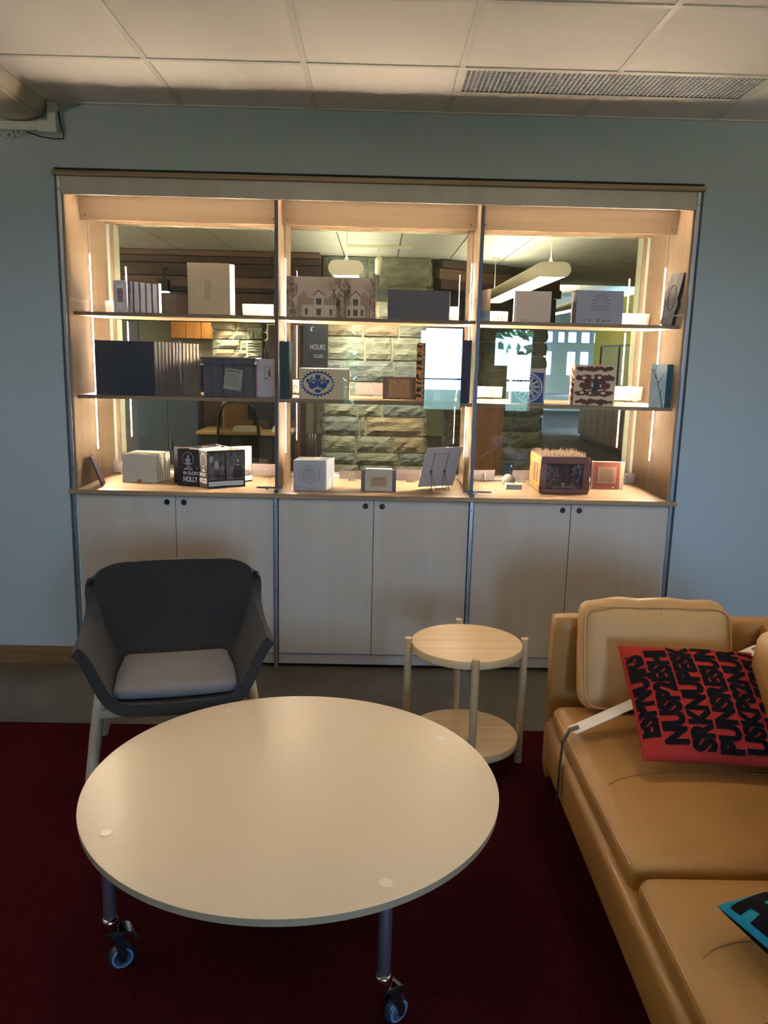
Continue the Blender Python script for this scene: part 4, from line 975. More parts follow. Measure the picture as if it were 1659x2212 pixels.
# --- worktop, middle bay
t = item('white_accordion', 'white accordion book with a hexagonal text label on its front', 'book', (-.325, .16, Z3))
obj('cover', MB().box(-.090, .076, -.050, -.044, 0, .155), mat('cool_white_board', (200, 196, 196), .6), t, bevel=.001)
for k in range(6): obj('page', zig(MB(), [(-.084+.003*k, -.038+.021*k), (.079+.006*k, -.036+.021*k), (.082+.006*k, -.022+.021*k)], 0, .157, .0012), WHITE, t)
hexo = [(-.007+x, .083+z) for x, z in [(-.051, -.026), (-.051, .026), (0, .044), (.051, .026), (.051, -.026), (0, -.044)]]
b = MB(); b.tube([(x, -.0504, z) for x, z in hexo], .0013, 6, closed=True); b.tube([(-.007, -.0504, .127), (-.007, -.0504, .140)], .0009, 5); b.tube([(-.007, -.0504, .039), (-.007, -.0504, .026)], .0009, 5)
obj('hexagon_print', b, INKG, t)
obj('printed_text', bars(-.048, .034, .100, 6, .0078, .0022, -.0502, .12), INKG, t); obj('printed_title', bars(-.033, .019, .112, 2, .007, .003, -.0502, .1), INKG, t)
obj('small_print', bars(-.082, -.045, .024, 3, .006, .0016, -.0502, .1, False).box(-.03, .05, -.0506, -.0502, .012, .0132).box(-.03, .045, -.0506, -.0502, .006, .0072), INKG, t)
t = item('parchment_book', 'small parchment box book with grey ends and a tan text label', 'book', (.022, .14, Z3))
obj('wrapper', MB().box(-.071, .071, -.022, .024, 0, .116), mat('parchment', (216, 206, 180), .6, var=.04, vscale=20), t, bevel=.003)
for s in (-1, 1): x0, x1 = sorted((s*.0714, s*.090)); obj('end_board', MB().box(x0, x1, -.020, .022, 0, .110), mat('mauve_grey_board', (118, 108, 112), .7), t, bevel=.001)
lb = obj('label', MB().box(-.042, .042, -.0228, -.0221, .024, .077), mat('tan_label', (196, 172, 132), .75), t)
obj('printed_text', bars(-.034, .034, .062, 5, .0065, .0018, -.0228, .2).box(-.024, .024, -.0233, -.0228, .066, .069), mat('tan_ink', (150, 100, 70), .7), lb)
# board and the wire easel that carries it
ez = item('plate_easel', 'bent wire easel holding the white board from behind', 'easel', (.335, .23, Z3), 23.6)
t = item('white_board', 'blank white board leaning on a wire easel, on the worktop by the right divider', 'board', (.325, .262, Z3+.012), 23.6)
lean = math.radians(23)
b = MB(); b.M = Matrix.Rotation(lean, 4, 'X'); b.box(-.105, .105, -.003, .0, 0, .236); obj('panel', b, mat('mount_board', (226, 216, 206), .6), t, bevel=.0008)
b = MB(); L0 = Matrix.Translation((-.0093, .0307, .012)) @ Matrix.Rotation(lean, 4, 'X')
def E_(x, yy, z): return tuple(L0 @ Vector((x, yy, z)))
loop = [E_(-.040, -.006, .09), E_(-.040, -.006, .205), E_(0, -.006, .200), E_(.040, -.006, .205), E_(.040, -.006, .09)]
b.tube(loop, .0014, 6)
for s in (-1, 1):
    g_ = E_(s*.040, -.006, .095)
    for dx, y1 in ((-.013, -.062), (.010, -.055)): b.tube([g_, (s*.040+dx-.0093, y1, .0018)], .0014, 6)
    b.tube([g_, (s*.034-.0093, -.01, .012), (s*.034-.0093, .010, .0025), (s*.034-.0093, .044, .0025), (s*.034-.0093, .047, .02)], .0014, 6)
obj('wire_frame', b, WIRE, ez, smooth=True)
for s in (-1, 1):
    g_ = Vector(E_(s*.040, -.008, .095)); o = obj('knuckle', MB().lathe([(.0045, -.008), (.0065, -.004), (.0065, .004), (.0045, .008)], 12, g_), mat('dark_bronze', (88, 78, 70), .4, .6), ez, smooth=True)

# --- worktop, right bay
t = item('bud_vase', 'round pebble bud vase with a clear flared neck on a pale stone block', 'vase', (.735, .30, Z3))
STN = mat('pale_stone', (204, 196, 172), .8, var=.12, vscale=60, bump=.2, bscale=200)
obj('block', MB().box(-.032, .050, -.035, .030, 0, .028), STN, t, bevel=.002)
obj('recess_shade', MB().lathe([(.016, .0), (.016, .0006)], 20, (.008, -.004, .028)), DARK, t)  # dark disc laid on the block, painting the shade of a hole
b = MB(); b.M = Matrix.Translation((-.008, .047, .0365)) @ Matrix.Rotation(math.pi/2, 4, 'X')
b.lathe([(.001, -.015), (.022, -.0145), (.032, -.010), (.0362, -.003), (.0362, .003), (.032, .010), (.022, .0145), (.001, .015)], 28)
obj('pebble', b, mat('grey_pebble', (168, 162, 138), .8, var=.2, vscale=120, bump=.2, bscale=300), t, smooth=True)
obj('flared_neck', MB().lathe([(.0065, .055), (.0075, .078), (.0095, .104), (.015, .122), (.021, .138), (.0195, .138), (.0135, .121), (.008, .104), (.006, .078)], 20, (-.006, .047, 0)), glass('blue_glass', (.66, .80, .96), 1.6, .12), t, smooth=True)
t = item('spiked_box', 'red-brown wooden box bristling with spikes on top, a carved stage scene in front', 'box', (.985, .30, Z3))
RB = mat('red_brown_wood', (124, 74, 60), .5, var=.2, vscale=20, stretch=(1, 8, 8)); OR = wood('honey_wood', (178, 124, 64), (136, 86, 40), 'z', .55)
def rr4(x0, x1, z0, z1, r, n=5):
    q = []
    for cx2, cz2, a0 in ((x1-r, z1-r, 0), (x0+r, z1-r, 90), (x0+r, z0+r, 180), (x1-r, z0+r, 270)):
        for k in range(n+1): a = math.radians(a0+90*k/n); q.append((cx2+r*math.cos(a), cz2+r*math.sin(a)))
    return q
front = rr4(-.126, .126, .002, .196, .013)
b = MB(); fi = R4(-.092, .092, .026, .158)[::-1]
obj('body', MB().box(-.118, .118, -.13, .16, .006, .188), RB, t, bevel=.004)
# front frame with a real opening
fr = MB()
for q in ((-.126, .126, .160, .196), (-.126, .126, .002, .028), (-.126, -.092, .028, .160), (.092, .126, .028, .160)): fr.box(q[0], q[1], -.152, -.138, q[2], q[3])
obj('front_frame', fr, RB, t, bevel=.005)
obj('stage_back', MB().box(-.094, .094, -.1385, -.1305, .026, .162), mat('relief_dark', (70, 52, 50), .7, var=.3, vscale=40), t)
rr = random.Random(5)
CV = mat('carved_relief', (112, 104, 102), .6, col2=(70, 54, 52), vscale=50)
b = MB()
for s in (-1, 1):
    for k in range(26):
        x = s*(.036+rr.random()*.052); z = .045+rr.random()*.105; e = rr.uniform(.004, .009)
        b.prism(ell(x, z, e, e*1.3, 7, rr.random()), -.146-rr.random()*.004, -.1386, 'xz')
obj('carved_curtain', b, CV, t)
obj('stage_floor', MB().prism([(-.068, .030), (.068, .030), (.050, .046), (-.050, .046)], -.149, -.1386, 'xz'), CV, t)
b = MB(); b.box(-.004, .0, -.143, -.1386, .05, .135); b.box(.024, .028, -.143, -.1386, .05, .14)
for k in range(4): b.box(0, .024, -.142, -.1386, .06+k*.022, .064+k*.022)
obj('ladder', b, mat('dark_twig', (60, 44, 36), .7), t)
obj('cup', MB().lathe([(.003, .0), (.003, .006), (.012, .016), (.0125, .018)], 14, (-.008, -.150, .040)), mat('cup_ivory', (200, 190, 150), .5), t, smooth=True)
sd = obj('side_panel', MB().box(-.1255, -.1184, -.135, .158, .006, .190), OR, t, bevel=.002)
obj('side_figure', MB().prism([(-.075, .05), (.05, .05), (.055, .145), (-.075, .150)], -.1263, -.1256, 'yz'), mat('burnt_brown', (84, 56, 36), .7), sd)
obj('figure_light', MB().prism([(-.05, .05), (-.03, .05), (-.015, .10), (-.035, .148), (-.05, .12), (-.04, .09)], -.1270, -.1264, 'yz'), OR, sd)
b = MB(); 
for y in (-.10, -.07, .02, .10):
    for z in (.030, .172): b.prism(ell(y, z, .006, .006, 8), -.1263, -.1256, 'yz')
obj('studs', b, DARK, sd)
obj('top_bed', MB().box(-.120, .120, -.136, .158, .1885, .194), mat('grey_moss', (120, 108, 96), .9, var=.3, vscale=60), t, bevel=.003)
b = MB(); rr = random.Random(9)
for k in range(260):
    x, y = rr.uniform(-.115, .115), rr.uniform(-.13, .15); h = rr.uniform(.012, .024)
    b.tube([(x, y, .193), (x+rr.uniform(-.006, .006), y+rr.uniform(-.006, .006), .194+h)], [.0010, .0003], 4)
obj('spikes', b, mat('spike_wood', (118, 94, 66), .6), t, kind='stuff')
t = item('red_card', 'small framed text card, rust red on cream, right of the spiked box', 'card', (1.258, .33, Z3))
obj('block', MB().box(-.088, .088, 0, .014, 0, .153), mat('cream_block_wood', (226, 200, 158), .6), t, bevel=.0015)
obj('red_field', MB().box(-.080, .066, -.0008, 0, .003, .150), mat('rust_red', (178, 96, 72), .7), t)
obj('text_field', MB().box(-.054, .046, -.0014, -.0008, .034, .126), mat('tan_paper', (206, 164, 118), .75), t)
obj('printed_text', bars(-.046, .038, .110, 9, .0075, .0018, -.0015, .2), mat('tan_ink', (150, 100, 70), .7), t)
obj('seal', MB().prism(ell(.034, .012, .0045, .0045, 12), -.0014, -.0008, 'xz'), WHITE, t)

# ================================================================== THE LIBRARY BEYOND THE CASE
LX0, LX1, LY1 = -8.0, 4.45, 21.0
LCEIL = mat('library_ceiling', (214, 212, 190), .9, var=.04, vscale=60)
LCARP = mat('library_carpet', (66, 56, 44), .95, var=.25, vscale=90, bump=.3, bscale=200)
BRNW = wood('dark_beam', (88, 64, 50), (58, 42, 36), 'x', .45, fine=30); OAKC = wood('cabinet_oak', (140, 100, 62), (112, 78, 46), 'z', .5); ORC = wood('orange_oak', (204, 138, 62), (182, 116, 46), 'z', .5)
YEL = mat('yellow_wall', (214, 204, 110), .8); PUTTY = mat('putty_wall', (196, 194, 160), .8); GREYW = mat('grey_panel', (92, 92, 92), .7, var=.15, vscale=6)
structure('floor_library', MB().box(LX0, 9.0, .78, LY1+.1, -.1, 0), LCARP)
structure('wall_library_left', MB().box(LX0-.1, LX0, .7, LY1, 0, 3.2), PUTTY)
structure('wall_library_right', MB().box(LX1, LX1+.1, .7, 13.0, 0, 2.711), YEL)
structure('wall_library_side', MB().box(9.0, 9.1, 13.0, LY1, 0, 3.2).box(LX1, 9.1, 12.9, 13.0, 2.45, 3.2), YEL)
lc = structure('ceiling_library', MB().box(LX0, LX1+.1, .78, 9.0, 2.712, 2.8).box(LX0, 9.1, 9.0, LY1, 2.86, 2.95).box(LX0, 9.1, 8.98, 9.0, 2.712, 2.95), LCEIL)
tm = None
b = MB()
for i in range(13):
    for j in range(9):
        x, y = -3.75+.6096*i, 2.2+.6096*j
        if tm is None: tm = obj('ceiling_tile', MB().box(-.297, .297, -.297, .297, 0, .008), LCEIL, lc); o = tm
        else: o = tm.copy(); COL.objects.link(o)
        o.location = (x, y, 2.700+.0)
for i in range(14): x = -3.75-.3048+.6096*i; b.box(x-.007, x+.007, 1.9, 7.4, 2.704, 2.711)
for j in range(10): y = 2.2-.3048+.6096*j; b.box(-4.06, 3.9, y-.007, y+.007, 2.7042, 2.7108)
obj('ceiling_grid', b, mat('library_grid', (120, 118, 104), .6), lc)

# pendant linear lamps
HOUS = mat('lamp_housing', (214, 212, 180), .45)
def pendant(x, y0, y1, z, lab, gain=1):
    t = thing('pendant_lamp', lab, 'lamp', (x, y0, z)); L_ = y1-y0
    cz = 2.86 if y0 > 9.3 else CEIL; prof = []
    for k in range(9): a = math.radians(90-180*k/8); prof.append((.078+.056*math.cos(a), .056*math.sin(a)))
    for k in range(9): a = math.radians(270-180*k/8); prof.append((-.078+.056*math.cos(a), .056*math.sin(a)))
    obj('end_cap', MB().prism(prof, -.012, .0, 'xz'), HOUS, t); obj('end_cap', MB().prism(prof, L_, L_+.012, 'xz'), HOUS, t)
    sh_ = MB()
    n = 9
    for sgn in (1, -1):
        def P(u, v): a = math.radians(70-140*u); return (sgn*(.078+.056*math.cos(a)), v*L_, .056*math.sin(a))
        sh_.grid(P, 12, 2)
    obj('housing', sh_, HOUS, t, smooth=True, solid=.002)
    obj('diffuser', MB().box(-.092, .092, .004, L_-.004, -.050, -.044), emit('lamp_down_%g' % gain, (1.0, .95, .76), LIB_LAMP*.9*gain), t)
    obj('uplight', MB().box(-.085, .085, .004, L_-.004, .040, .044), emit('lamp_up_%g' % gain, (1.0, .94, .72), LIB_LAMP*1.6*gain), t)
    b = MB()
    for k in range(2): b.box(-.094, .094, L_*(k+1)/3-.006, L_*(k+1)/3+.006, -.053, -.0505)
    obj('cross_blade', b, HOUS, t)
    for y in (.12, L_-.12):
        obj('suspension', MB().tube([(0, y, .04), (0, y, cz-z-.002)], .0035, 6).tube([(-.02, y, .05), (0, y, .11)], .003, 6).tube([(.02, y, .05), (0, y, .11)], .003, 6), HOUS, t, smooth=True)
        obj('canopy', MB().lathe([(.05, 0), (.045, .012)], 16, (0, y, cz-z-.016)), HOUS, t)
    return t
pendant(-.25, 2.42, 6.0, 2.245, 'white rounded pendant strip lamp seen end-on through the middle bay', .3)
pendant(1.33, 2.42, 5.75, 2.27, 'long white rounded pendant strip lamp seen through the right bay', .5)

pendant(-4.6, 1.6, 5.2, 2.15, 'white pendant strip lamp added for library light, hidden left of the display case', 4)  # added unseen lamp, boosted to light the library ceiling
pendant(-3.9, 6.6, 9.0, 2.30, 'added white rounded pendant strip lamp, unseen beyond the timber bulkhead, far left', 3)  # another added lamp out of sight, boosted for the back left
pendant(-2.9, 10.9, 12.1, 2.50, 'added white pendant strip lamp lighting the orange cupboards, hidden by the bulkhead', 3)  # hidden lamp, added to brighten the cupboards and pale wall
# stone pillars, stone by stone
def stone_mat(n, a, b2): return mat(n, a, .9, col2=b2, vscale=6, detail=8, stretch=(1, 1, 2.5), bump=1.6, bscale=22, spec=.2)
STM = [stone_mat('ledge_stone', (168, 166, 140), (118, 120, 104)), stone_mat('ledge_stone_grey', (150, 154, 142), (98, 104, 98)), stone_mat('ledge_stone_tan', (178, 160, 126), (126, 112, 88))]
MORT = mat('mortar', (178, 174, 140), .95, bump=.3, bscale=90)
def stone_obj(w, h, d, seed, parent, m):
    rr = random.Random(seed); b = MB(); nx, nz = max(3, min(8, int(w/.07)+2)), max(3, min(5, int(h/.06)+2))
    vs = []
    for j in range(nz):
        for i in range(nx):
            u, v = i/(nx-1), j/(nz-1); e = min(1, 4.5*min(u, 1-u)*w/.3+.0)*min(1, 4.5*min(v, 1-v)*h/.2+.0)
            rim = (i in (0, nx-1)) or (j in (0, nz-1))
            vs.append(((u-.5)*w+(rr.uniform(-.006, .006) if not rim else rr.uniform(-.004, .004)), (-.012 if rim else -.022-rr.random()*.026), (v-.5)*h+(rr.uniform(-.005, .005))))
    o0 = len(vs)
    vs += [(-w/2, d, -h/2), (w/2, d, -h/2), (w/2, d, h/2), (-w/2, d, h/2)]
    fs = [(j*nx+i, j*nx+i+1, (j+1)*nx+i+1, (j+1)*nx+i) for j in range(nz-1) for i in range(nx-1)]
    fs += [tuple(list(range(nx))[::-1]+[o0, o0+1][0:2]), tuple([(nz-1)*nx+i for i in range(nx)]+[o0+2, o0+3]), tuple([j*nx for j in range(nz)]+[o0+3, o0]), tuple([j*nx+nx-1 for j in range(nz)][::-1]+[o0+1, o0+2])]
    b._add(vs, fs); return obj('stone', b, m, parent)
def pillar(name, label, cx, cy, w, d, courses, seed, rz=0.0, mats=(0, 1, 0, 0, 1, 2), joints=None, core_h=2.71):
    t = thing(name, label, 'pillar', (cx, cy, 0), rz); rr = random.Random(seed)
    obj('mortar_core', MB().box(-w/2+.02, w/2-.02, .02, d-.02, 0, core_h), MORT, t)
    for k in range(len(courses)-1):
        z0, z1 = courses[k], courses[k+1]; h = z1-z0-.022
        for face in range(3):
            fw = w if face == 0 else d
            if joints and face == 0 and k < len(joints): js = joints[k]
            else:
                js = []; x = rr.uniform(.35, .62)*min(1.1, fw) if fw > .5 else fw
                while x < fw-.18: js.append(x/fw); x += rr.uniform(.28, .6)
            js = [0]+list(js)+[1]
            for a, c in zip(js[:-1], js[1:]):
                o = stone_obj((c-a)*fw-.022, h, .05, rr.random()*9999, t, STM[mats[rr.randrange(len(mats))]])
                m = ((a+c)/2-.5)*fw
                o.location = {0: (m, .0, (z0+z1)/2), 1: (-w/2, d/2-m, (z0+z1)/2), 2: (w/2, d/2+m, (z0+z1)/2)}[face]
                o.rotation_euler = (0, 0, {0: 0, 1: -math.pi/2, 2: math.pi/2}[face])
    return t
C1 = [0, .14, .29, .44, .64, .87, 1.05, 1.28, 1.53, 1.80, 2.02, 2.20, 2.37, 2.70]
J1 = [(.3, .62), (.36, .7), (.32, .75), (.33, .68), (.36, .42), (.34, .58), (.15, .58), (.22, .68), (.4, .66), (.38, .72), (.52,), (.36, .64), (.42, .52)]
pillar('stone_pillar', 'broad rough ledge-stone pillar with wide courses, behind the middle bay', -.02, 5.75, 1.22, .60, C1, 4, joints=J1)
pillar('stone_pillar', 'darker ledge-stone pillar standing further right, behind the right bay', 1.90, 7.2, .76, .76, [0, .2, .38, .6, .8, 1.02, 1.2, 1.42, 1.62, 1.8, 2.0, 2.25, 2.45, 2.70], 11, 0, (1, 1, 0))
pillar('stone_pillar', 'tan-stoned low wall pier between the two broad pillars', 1.36, 8.1, .62, .5, [0, .25, .5, .72, .95, 1.15, 1.38, 1.55, 1.8, 2.02, 2.3, 2.70], 17, 0, (2, 2, 1))
cp_ = pillar('stone_pillar', 'spot-lit narrow stone pillar with a pale carved relief, behind the left bay', -2.36, 10.0, .80, .6, [0, .3, .6, .9, 1.12, 1.3, 1.48, 1.62, 1.78, 1.92, 2.1, 2.3, 2.55, 2.86], 23, 0, (2, 0, 0), core_h=2.858)
cp_.name = 'stone_pillar'
rel = thing('carved_relief', 'pale carved stone relief panel mounted on the narrow pillar', 'relief', (-2.17, 9.93, 1.75))
RELM = mat('relief_stone', (206, 204, 170), .8, var=.1, vscale=20)
obj('panel', MB().box(-.02, .24, 0, .02, -.28, .02).box(.0, .10, 0, .02, .04, .22).box(.115, .24, 0, .02, .05, .22), RELM, rel)
b = MB(); rr = random.Random(2)
for k in range(6):
    b.tube([(.0, -.008, -.25+.045*k), (.07, -.02, -.24+.045*k+rr.uniform(-.015, .015)), (.15, -.02, -.25+.045*k+rr.uniform(-.015, .015)), (.225, -.008, -.245+.045*k)], [.008, .016, .015, .007], 6)
for x, z in ((.05, .13), (.175, .135)):
    for r_ in (.03, .05): b.tube([(x+r_*math.cos(a*.785), -.012, z+r_*1.4*math.sin(a*.785)) for a in range(8)], .009, 5, closed=True)
obj('carving', b, RELM, rel, smooth=True)
sl = bpy.data.lights.new('pillar_spot', 'SPOT'); sl.energy = 220; sl.color = (1, .9, .7); sl.spot_size = math.radians(44); sl.spot_blend = .7; sl.shadow_soft_size = .03
so = bpy.data.objects.new('pillar_spot', sl); so.location = (-2.42, 9.35, 2.55); so.rotation_euler = (math.radians(28), 0, 0); COL.objects.link(so)
th = thing('track_spotlight', 'small black ceiling spotlight above the narrow pillar', 'lamp', (-2.42, 9.35, 2.58))
b = MB(); b.M = Matrix.Rotation(math.radians(28), 4, 'X'); b.lathe([(.03, .02), (.05, .03), (.05, .16), (.03, .18)], 16); obj('head', b, BLACK, th); obj('stem', MB().box(-.012, .012, .06, .084, .10, .276), BLACK, th)
th = thing('box_spotlight', 'dark square spotlight hanging under the brown bulkhead', 'lamp', (-2.4, 5.455, 2.225))
obj('housing', MB().box(-.055, .055, -.05, .05, .012, .14), BLACK, th, bevel=.003); obj('lens', MB().box(-.05, .05, -.045, .045, .0, .011), emit('spot_lens', (1, .95, .85), 6), th); obj('arm', MB().box(-.012, .012, -.012, .012, .14, .275).box(-.012, .012, .0121, .095, .25, .275), BLACK, th)

# white track light over the broad pillar
tl = thing('track_light', 'white ceiling track with one cylinder spotlight in front of the broad pillar', 'lamp', (.0, 4.75, 2.66))
obj('track', MB().box(-.33, .33, -.018, .018, .012, .0385), HOUS, tl)
obj('stem', MB().box(-.008, .008, -.008, .008, -.08, .0118), HOUS, tl)
b = MB(); b.M = Matrix.Translation((0, 0, -.10)) @ Matrix.Rotation(math.radians(38), 4, 'X'); b.lathe([(.03, -.16), (.042, -.155), (.042, .0), (.03, .02)], 18); obj('head', b, HOUS, tl, smooth=True, bevel=.002)
for k, (x, e_) in enumerate(((0, 130), (-.5, 60))):
    sl2 = bpy.data.lights.new('pillar_wash', 'SPOT'); sl2.energy = e_; sl2.color = (1, .93, .76); sl2.spot_size = math.radians(80); sl2.spot_blend = .9; sl2.shadow_soft_size = .04
    so2 = bpy.data.objects.new('pillar_wash', sl2); so2.location = (x, 4.84, 2.40); so2.rotation_euler = (math.radians(44), 0, 0); COL.objects.link(so2)
# dark timber bulkheads under the ceiling
def bulkhead(name, label, x0, x1, y, d, bands, cz=0.0, ang=0.0):
    t = thing(name, label, 'bulkhead', (x0, y, 0), ang); L_ = x1-x0
    for k, (z0, z1, out, m) in enumerate(bands): obj('board', MB().box(0, L_, -out, d, z0+.002, z1), m, t, bevel=.004)
    return t
MIDB = wood('mid_beam', (128, 98, 76), (100, 74, 58), 'x', .5, fine=30)
DKB = mat('dark_recess', (44, 40, 42), .7); SLT = mat('slate_panel', (60, 62, 66), .6)
bulkhead('timber_bulkhead', 'dark layered timber bulkhead running left from the broad stone pillar', -3.55, -.66, 5.6, .3, [(2.635, 2.69, .12, MIDB), (2.56, 2.633, .07, BRNW), (2.42, 2.558, .05, MATS['dark_beam']), (2.30, 2.418, .03, MIDB), (2.25, 2.298, .05, DKB), (1.92, 2.248, 0, BRNW)])
bulkhead('timber_bulkhead', 'dark timber bulkhead slanting away to the right of the broad stone pillar', .68, 2.75, 5.85, .06, [(2.60, 2.69, .10, BRNW), (2.47, 2.598, .05, MIDB), (2.36, 2.468, .08, BRNW), (2.02, 2.358, 0, DKB)], ang=math.radians(36))
obj_ = structure('trim_1', MB().box(-8.0, -3.55, 5.45, 6.0, 0, 2.70), GREYW)
pp = thing('corner_post', 'dark grey fabric partition post at the far left behind the case', 'partition', (-3.3, 5.3, 0))
for k in range(3): obj('partition_panel', MB().box(-.24+.30*k, .04+.30*k, -.03, .03, 0, 1.9+.0*k), (GREYW, SLT, GREYW)[k], pp, bevel=.004)
# blackboard sign with opening hours
cb = thing('chalkboard_sign', 'tall black chalkboard sign with chalked hours, left of the broad pillar', 'sign', (-.72, 5.45, 0))
obj('board', MB().box(-.12, .16, 0, .02, 1.30, 2.0), mat('blackboard', (34, 36, 40), .8), cb); obj('post', MB().box(0, .04, .021, .05, 0, 1.6), BRNW, cb); obj('foot', MB().box(-.1, .14, -.08, .15, 0, .02), BRNW, cb)
CHK = mat('chalk', (150, 156, 158), .9)
text('HOURS', .085, CHK, cb, (.045, -.001, 1.66), sx=.62); text('CLASS', .055, CHK, cb, (.05, -.001, 1.56), sx=.7)
o = obj('chalk_moon', MB().prism([(-.01+.03*math.cos(a*.3), 1.86+.03*math.sin(a*.3)) for a in range(4, 15)]+[(-.002+.022*math.cos(a*.3), 1.862+.022*math.sin(a*.3)) for a in range(14, 3, -1)], -.0012, 0, 'xz'), CHK, cb)
# work desk, task chair, monitor and papers
dk = thing('work_desk', 'wood-topped desk with a black front behind the left bay', 'desk', (-1.4, 5.05, 0))
obj('desktop', MB().box(-.50, .50, -.42, .30, .725, .755), wood('desk_oak', (196, 158, 100), (170, 130, 78), 'x', .45), dk, bevel=.003)
obj('modesty_panel', MB().box(-.46, .46, -.36, -.34, .10, .724), DKB, dk)
for x in (-.46, .46): obj('leg', MB().box(x-.02, x+.02, -.38, .28, 0, .724), BLACK, dk)
dh = thing('desk_screen', 'brown fabric privacy screen behind the desk', 'screen', (-1.55, 5.38, 0)); obj('panel', MB().box(-.42, .66, 0, .04, 0, 1.13), wood('brown_screen', (112, 86, 68), (92, 70, 54), 'z', .7), dh, bevel=.004)
dh2 = thing('desk_hutch', 'light oak low hutch standing on the desk behind the mesh chair', 'hutch', (-1.70, 5.20, .755)); obj('back', MB().box(0, .30, .1, .12, 0, .36), MATS['desk_oak'], dh2); obj('side', MB().box(0, .02, -.12, .1, 0, .36), MATS['desk_oak'], dh2)
mn = thing('monitor', 'dark flat monitor on the desk', 'monitor', (-1.16, 5.10, .755)); obj('screen', MB().box(-.26, .26, -.0, .03, .10, .40), BLACK, mn, bevel=.004); obj('foot', MB().box(-.1, .1, -.06, .10, 0, .012), BLACK, mn); obj('neck', MB().box(-.03, .03, .031, .05, .0121, .25), BLACK, mn)
for k, (x, y, w, l, h) in enumerate(((-1.40, 4.83, .26, .18, .05), (-1.02, 4.86, .20, .14, .05))):
    p_ = thing('paper_stack', ['low stack of papers on the desk behind the mesh chair', 'low stack of papers at the right end of the desk'][k], 'papers', (x, y, .755))
    for j in range(4): obj('sheet_bundle', MB().box(-w/2+.004*j, w/2-.003*j, -l/2, l/2, j*h/4, (j+.9)*h/4), (WHITE, CREAM)[j % 2], p_)
ms = thing('computer_mouse', 'white computer mouse on the desk', 'mouse', (-.90, 4.78, .755)); obj('body', MB().lathe([(.03, 0), (.032, .012), (.02, .028), (.004, .033)], 14), WHITE, ms, smooth=True)
ch = thing('task_chair', 'dark mesh-backed task chair at the desk behind the left bay', 'chair', (-1.36, 4.12, 0))
fr = [(-.19, .0, .52), (-.205, -.02, .75), (-.19, -.05, .98), (-.13, -.07, 1.09), (0, -.075, 1.125), (.13, -.07, 1.09), (.19, -.05, .98), (.205, -.02, .75), (.19, 0, .52)]
obj('back_frame', MB().tube(fr, .014, 8, closed=True), BLACK, ch, smooth=True)
msh = glass('mesh_fabric', (.42, .43, .40), 1.05)
obj('mesh_back', MB().grid(lambda u, v: ((-.19+.38*u)*(1-.25*max(0, v-.75)), -.075*v-.01+.01*(2*u-1)**2, .53+.58*v-.06*v*(2*u-1)**2), 9, 9), msh, ch, smooth=True)
obj('seat', place(rbox(.24, .23, .035, .03, 8), (0, .22, .46)), mat('chair_olive', (90, 84, 66), .9), ch, smooth=True)
obj('gas_lift', MB().lathe([(.025, .08), (.025, .424)], 14, (0, .22, 0)), BLACK, ch)
for k in range(5):
    a = 2*math.pi*k/5+.3; obj('foot', MB().tube([(0, .22, .085), (.28*math.cos(a), .22+.28*math.sin(a), .065)], .016, 8).lathe([(.02, 0), (.028, .02), (.028, .035), (.02, .055)], 12, (.28*math.cos(a), .22+.28*math.sin(a), 0)), BLACK, ch)
cab = thing('blue_cabinet', 'tall dark blue-grey metal cabinet behind the left bay', 'cabinet', (-2.32, 5.25, 0)); obj('body', MB().box(-.34, .34, -.1, .25, .06, 1.10), mat('blue_grey_metal', (56, 66, 78), .5), cab, bevel=.004); obj('door', MB().box(-.335, .0, -.118, -.1005, .07, 1.09).box(.004, .335, -.118, -.1005, .07, 1.09), MATS['blue_grey_metal'], cab, bevel=.002); obj('handle', MB().box(.02, .035, -.135, -.1185, .5, .62), STEEL, cab); obj('plinth', MB().box(-.32, .32, -.08, .24, 0, .06), BLACK, cab)
ot = thing('ottoman', 'low olive tweed ottoman in front of the blue cabinet', 'ottoman', (-2.35, 4.5, 0)); obj('cushion', place(rbox(.34, .28, .16, .04, 8), (0, 0, .22)), mat('olive_tweed', (110, 100, 80), .95, var=.3, vscale=70), ot, smooth=True); obj('base', MB().box(-.3, .3, -.24, .24, 0, .06), BLACK, ot)
cpr = thing('copier', 'black office copier with a raised lid behind the navy album', 'copier', (-2.75, 7.6, 0)); obj('body', MB().box(-.38, .38, -.3, .3, 0, 1.15), DKB, cpr, bevel=.01); obj('scanner', MB().box(-.36, .40, -.3, .3, 1.20, 1.40), BLACK, cpr, bevel=.01); obj('neck', MB().box(-.3, .3, .0, .28, 1.15, 1.2), BLACK, cpr); obj('paper_tray', MB().box(.381, .60, -.2, .2, 1.02, 1.035), WHITE, cpr)
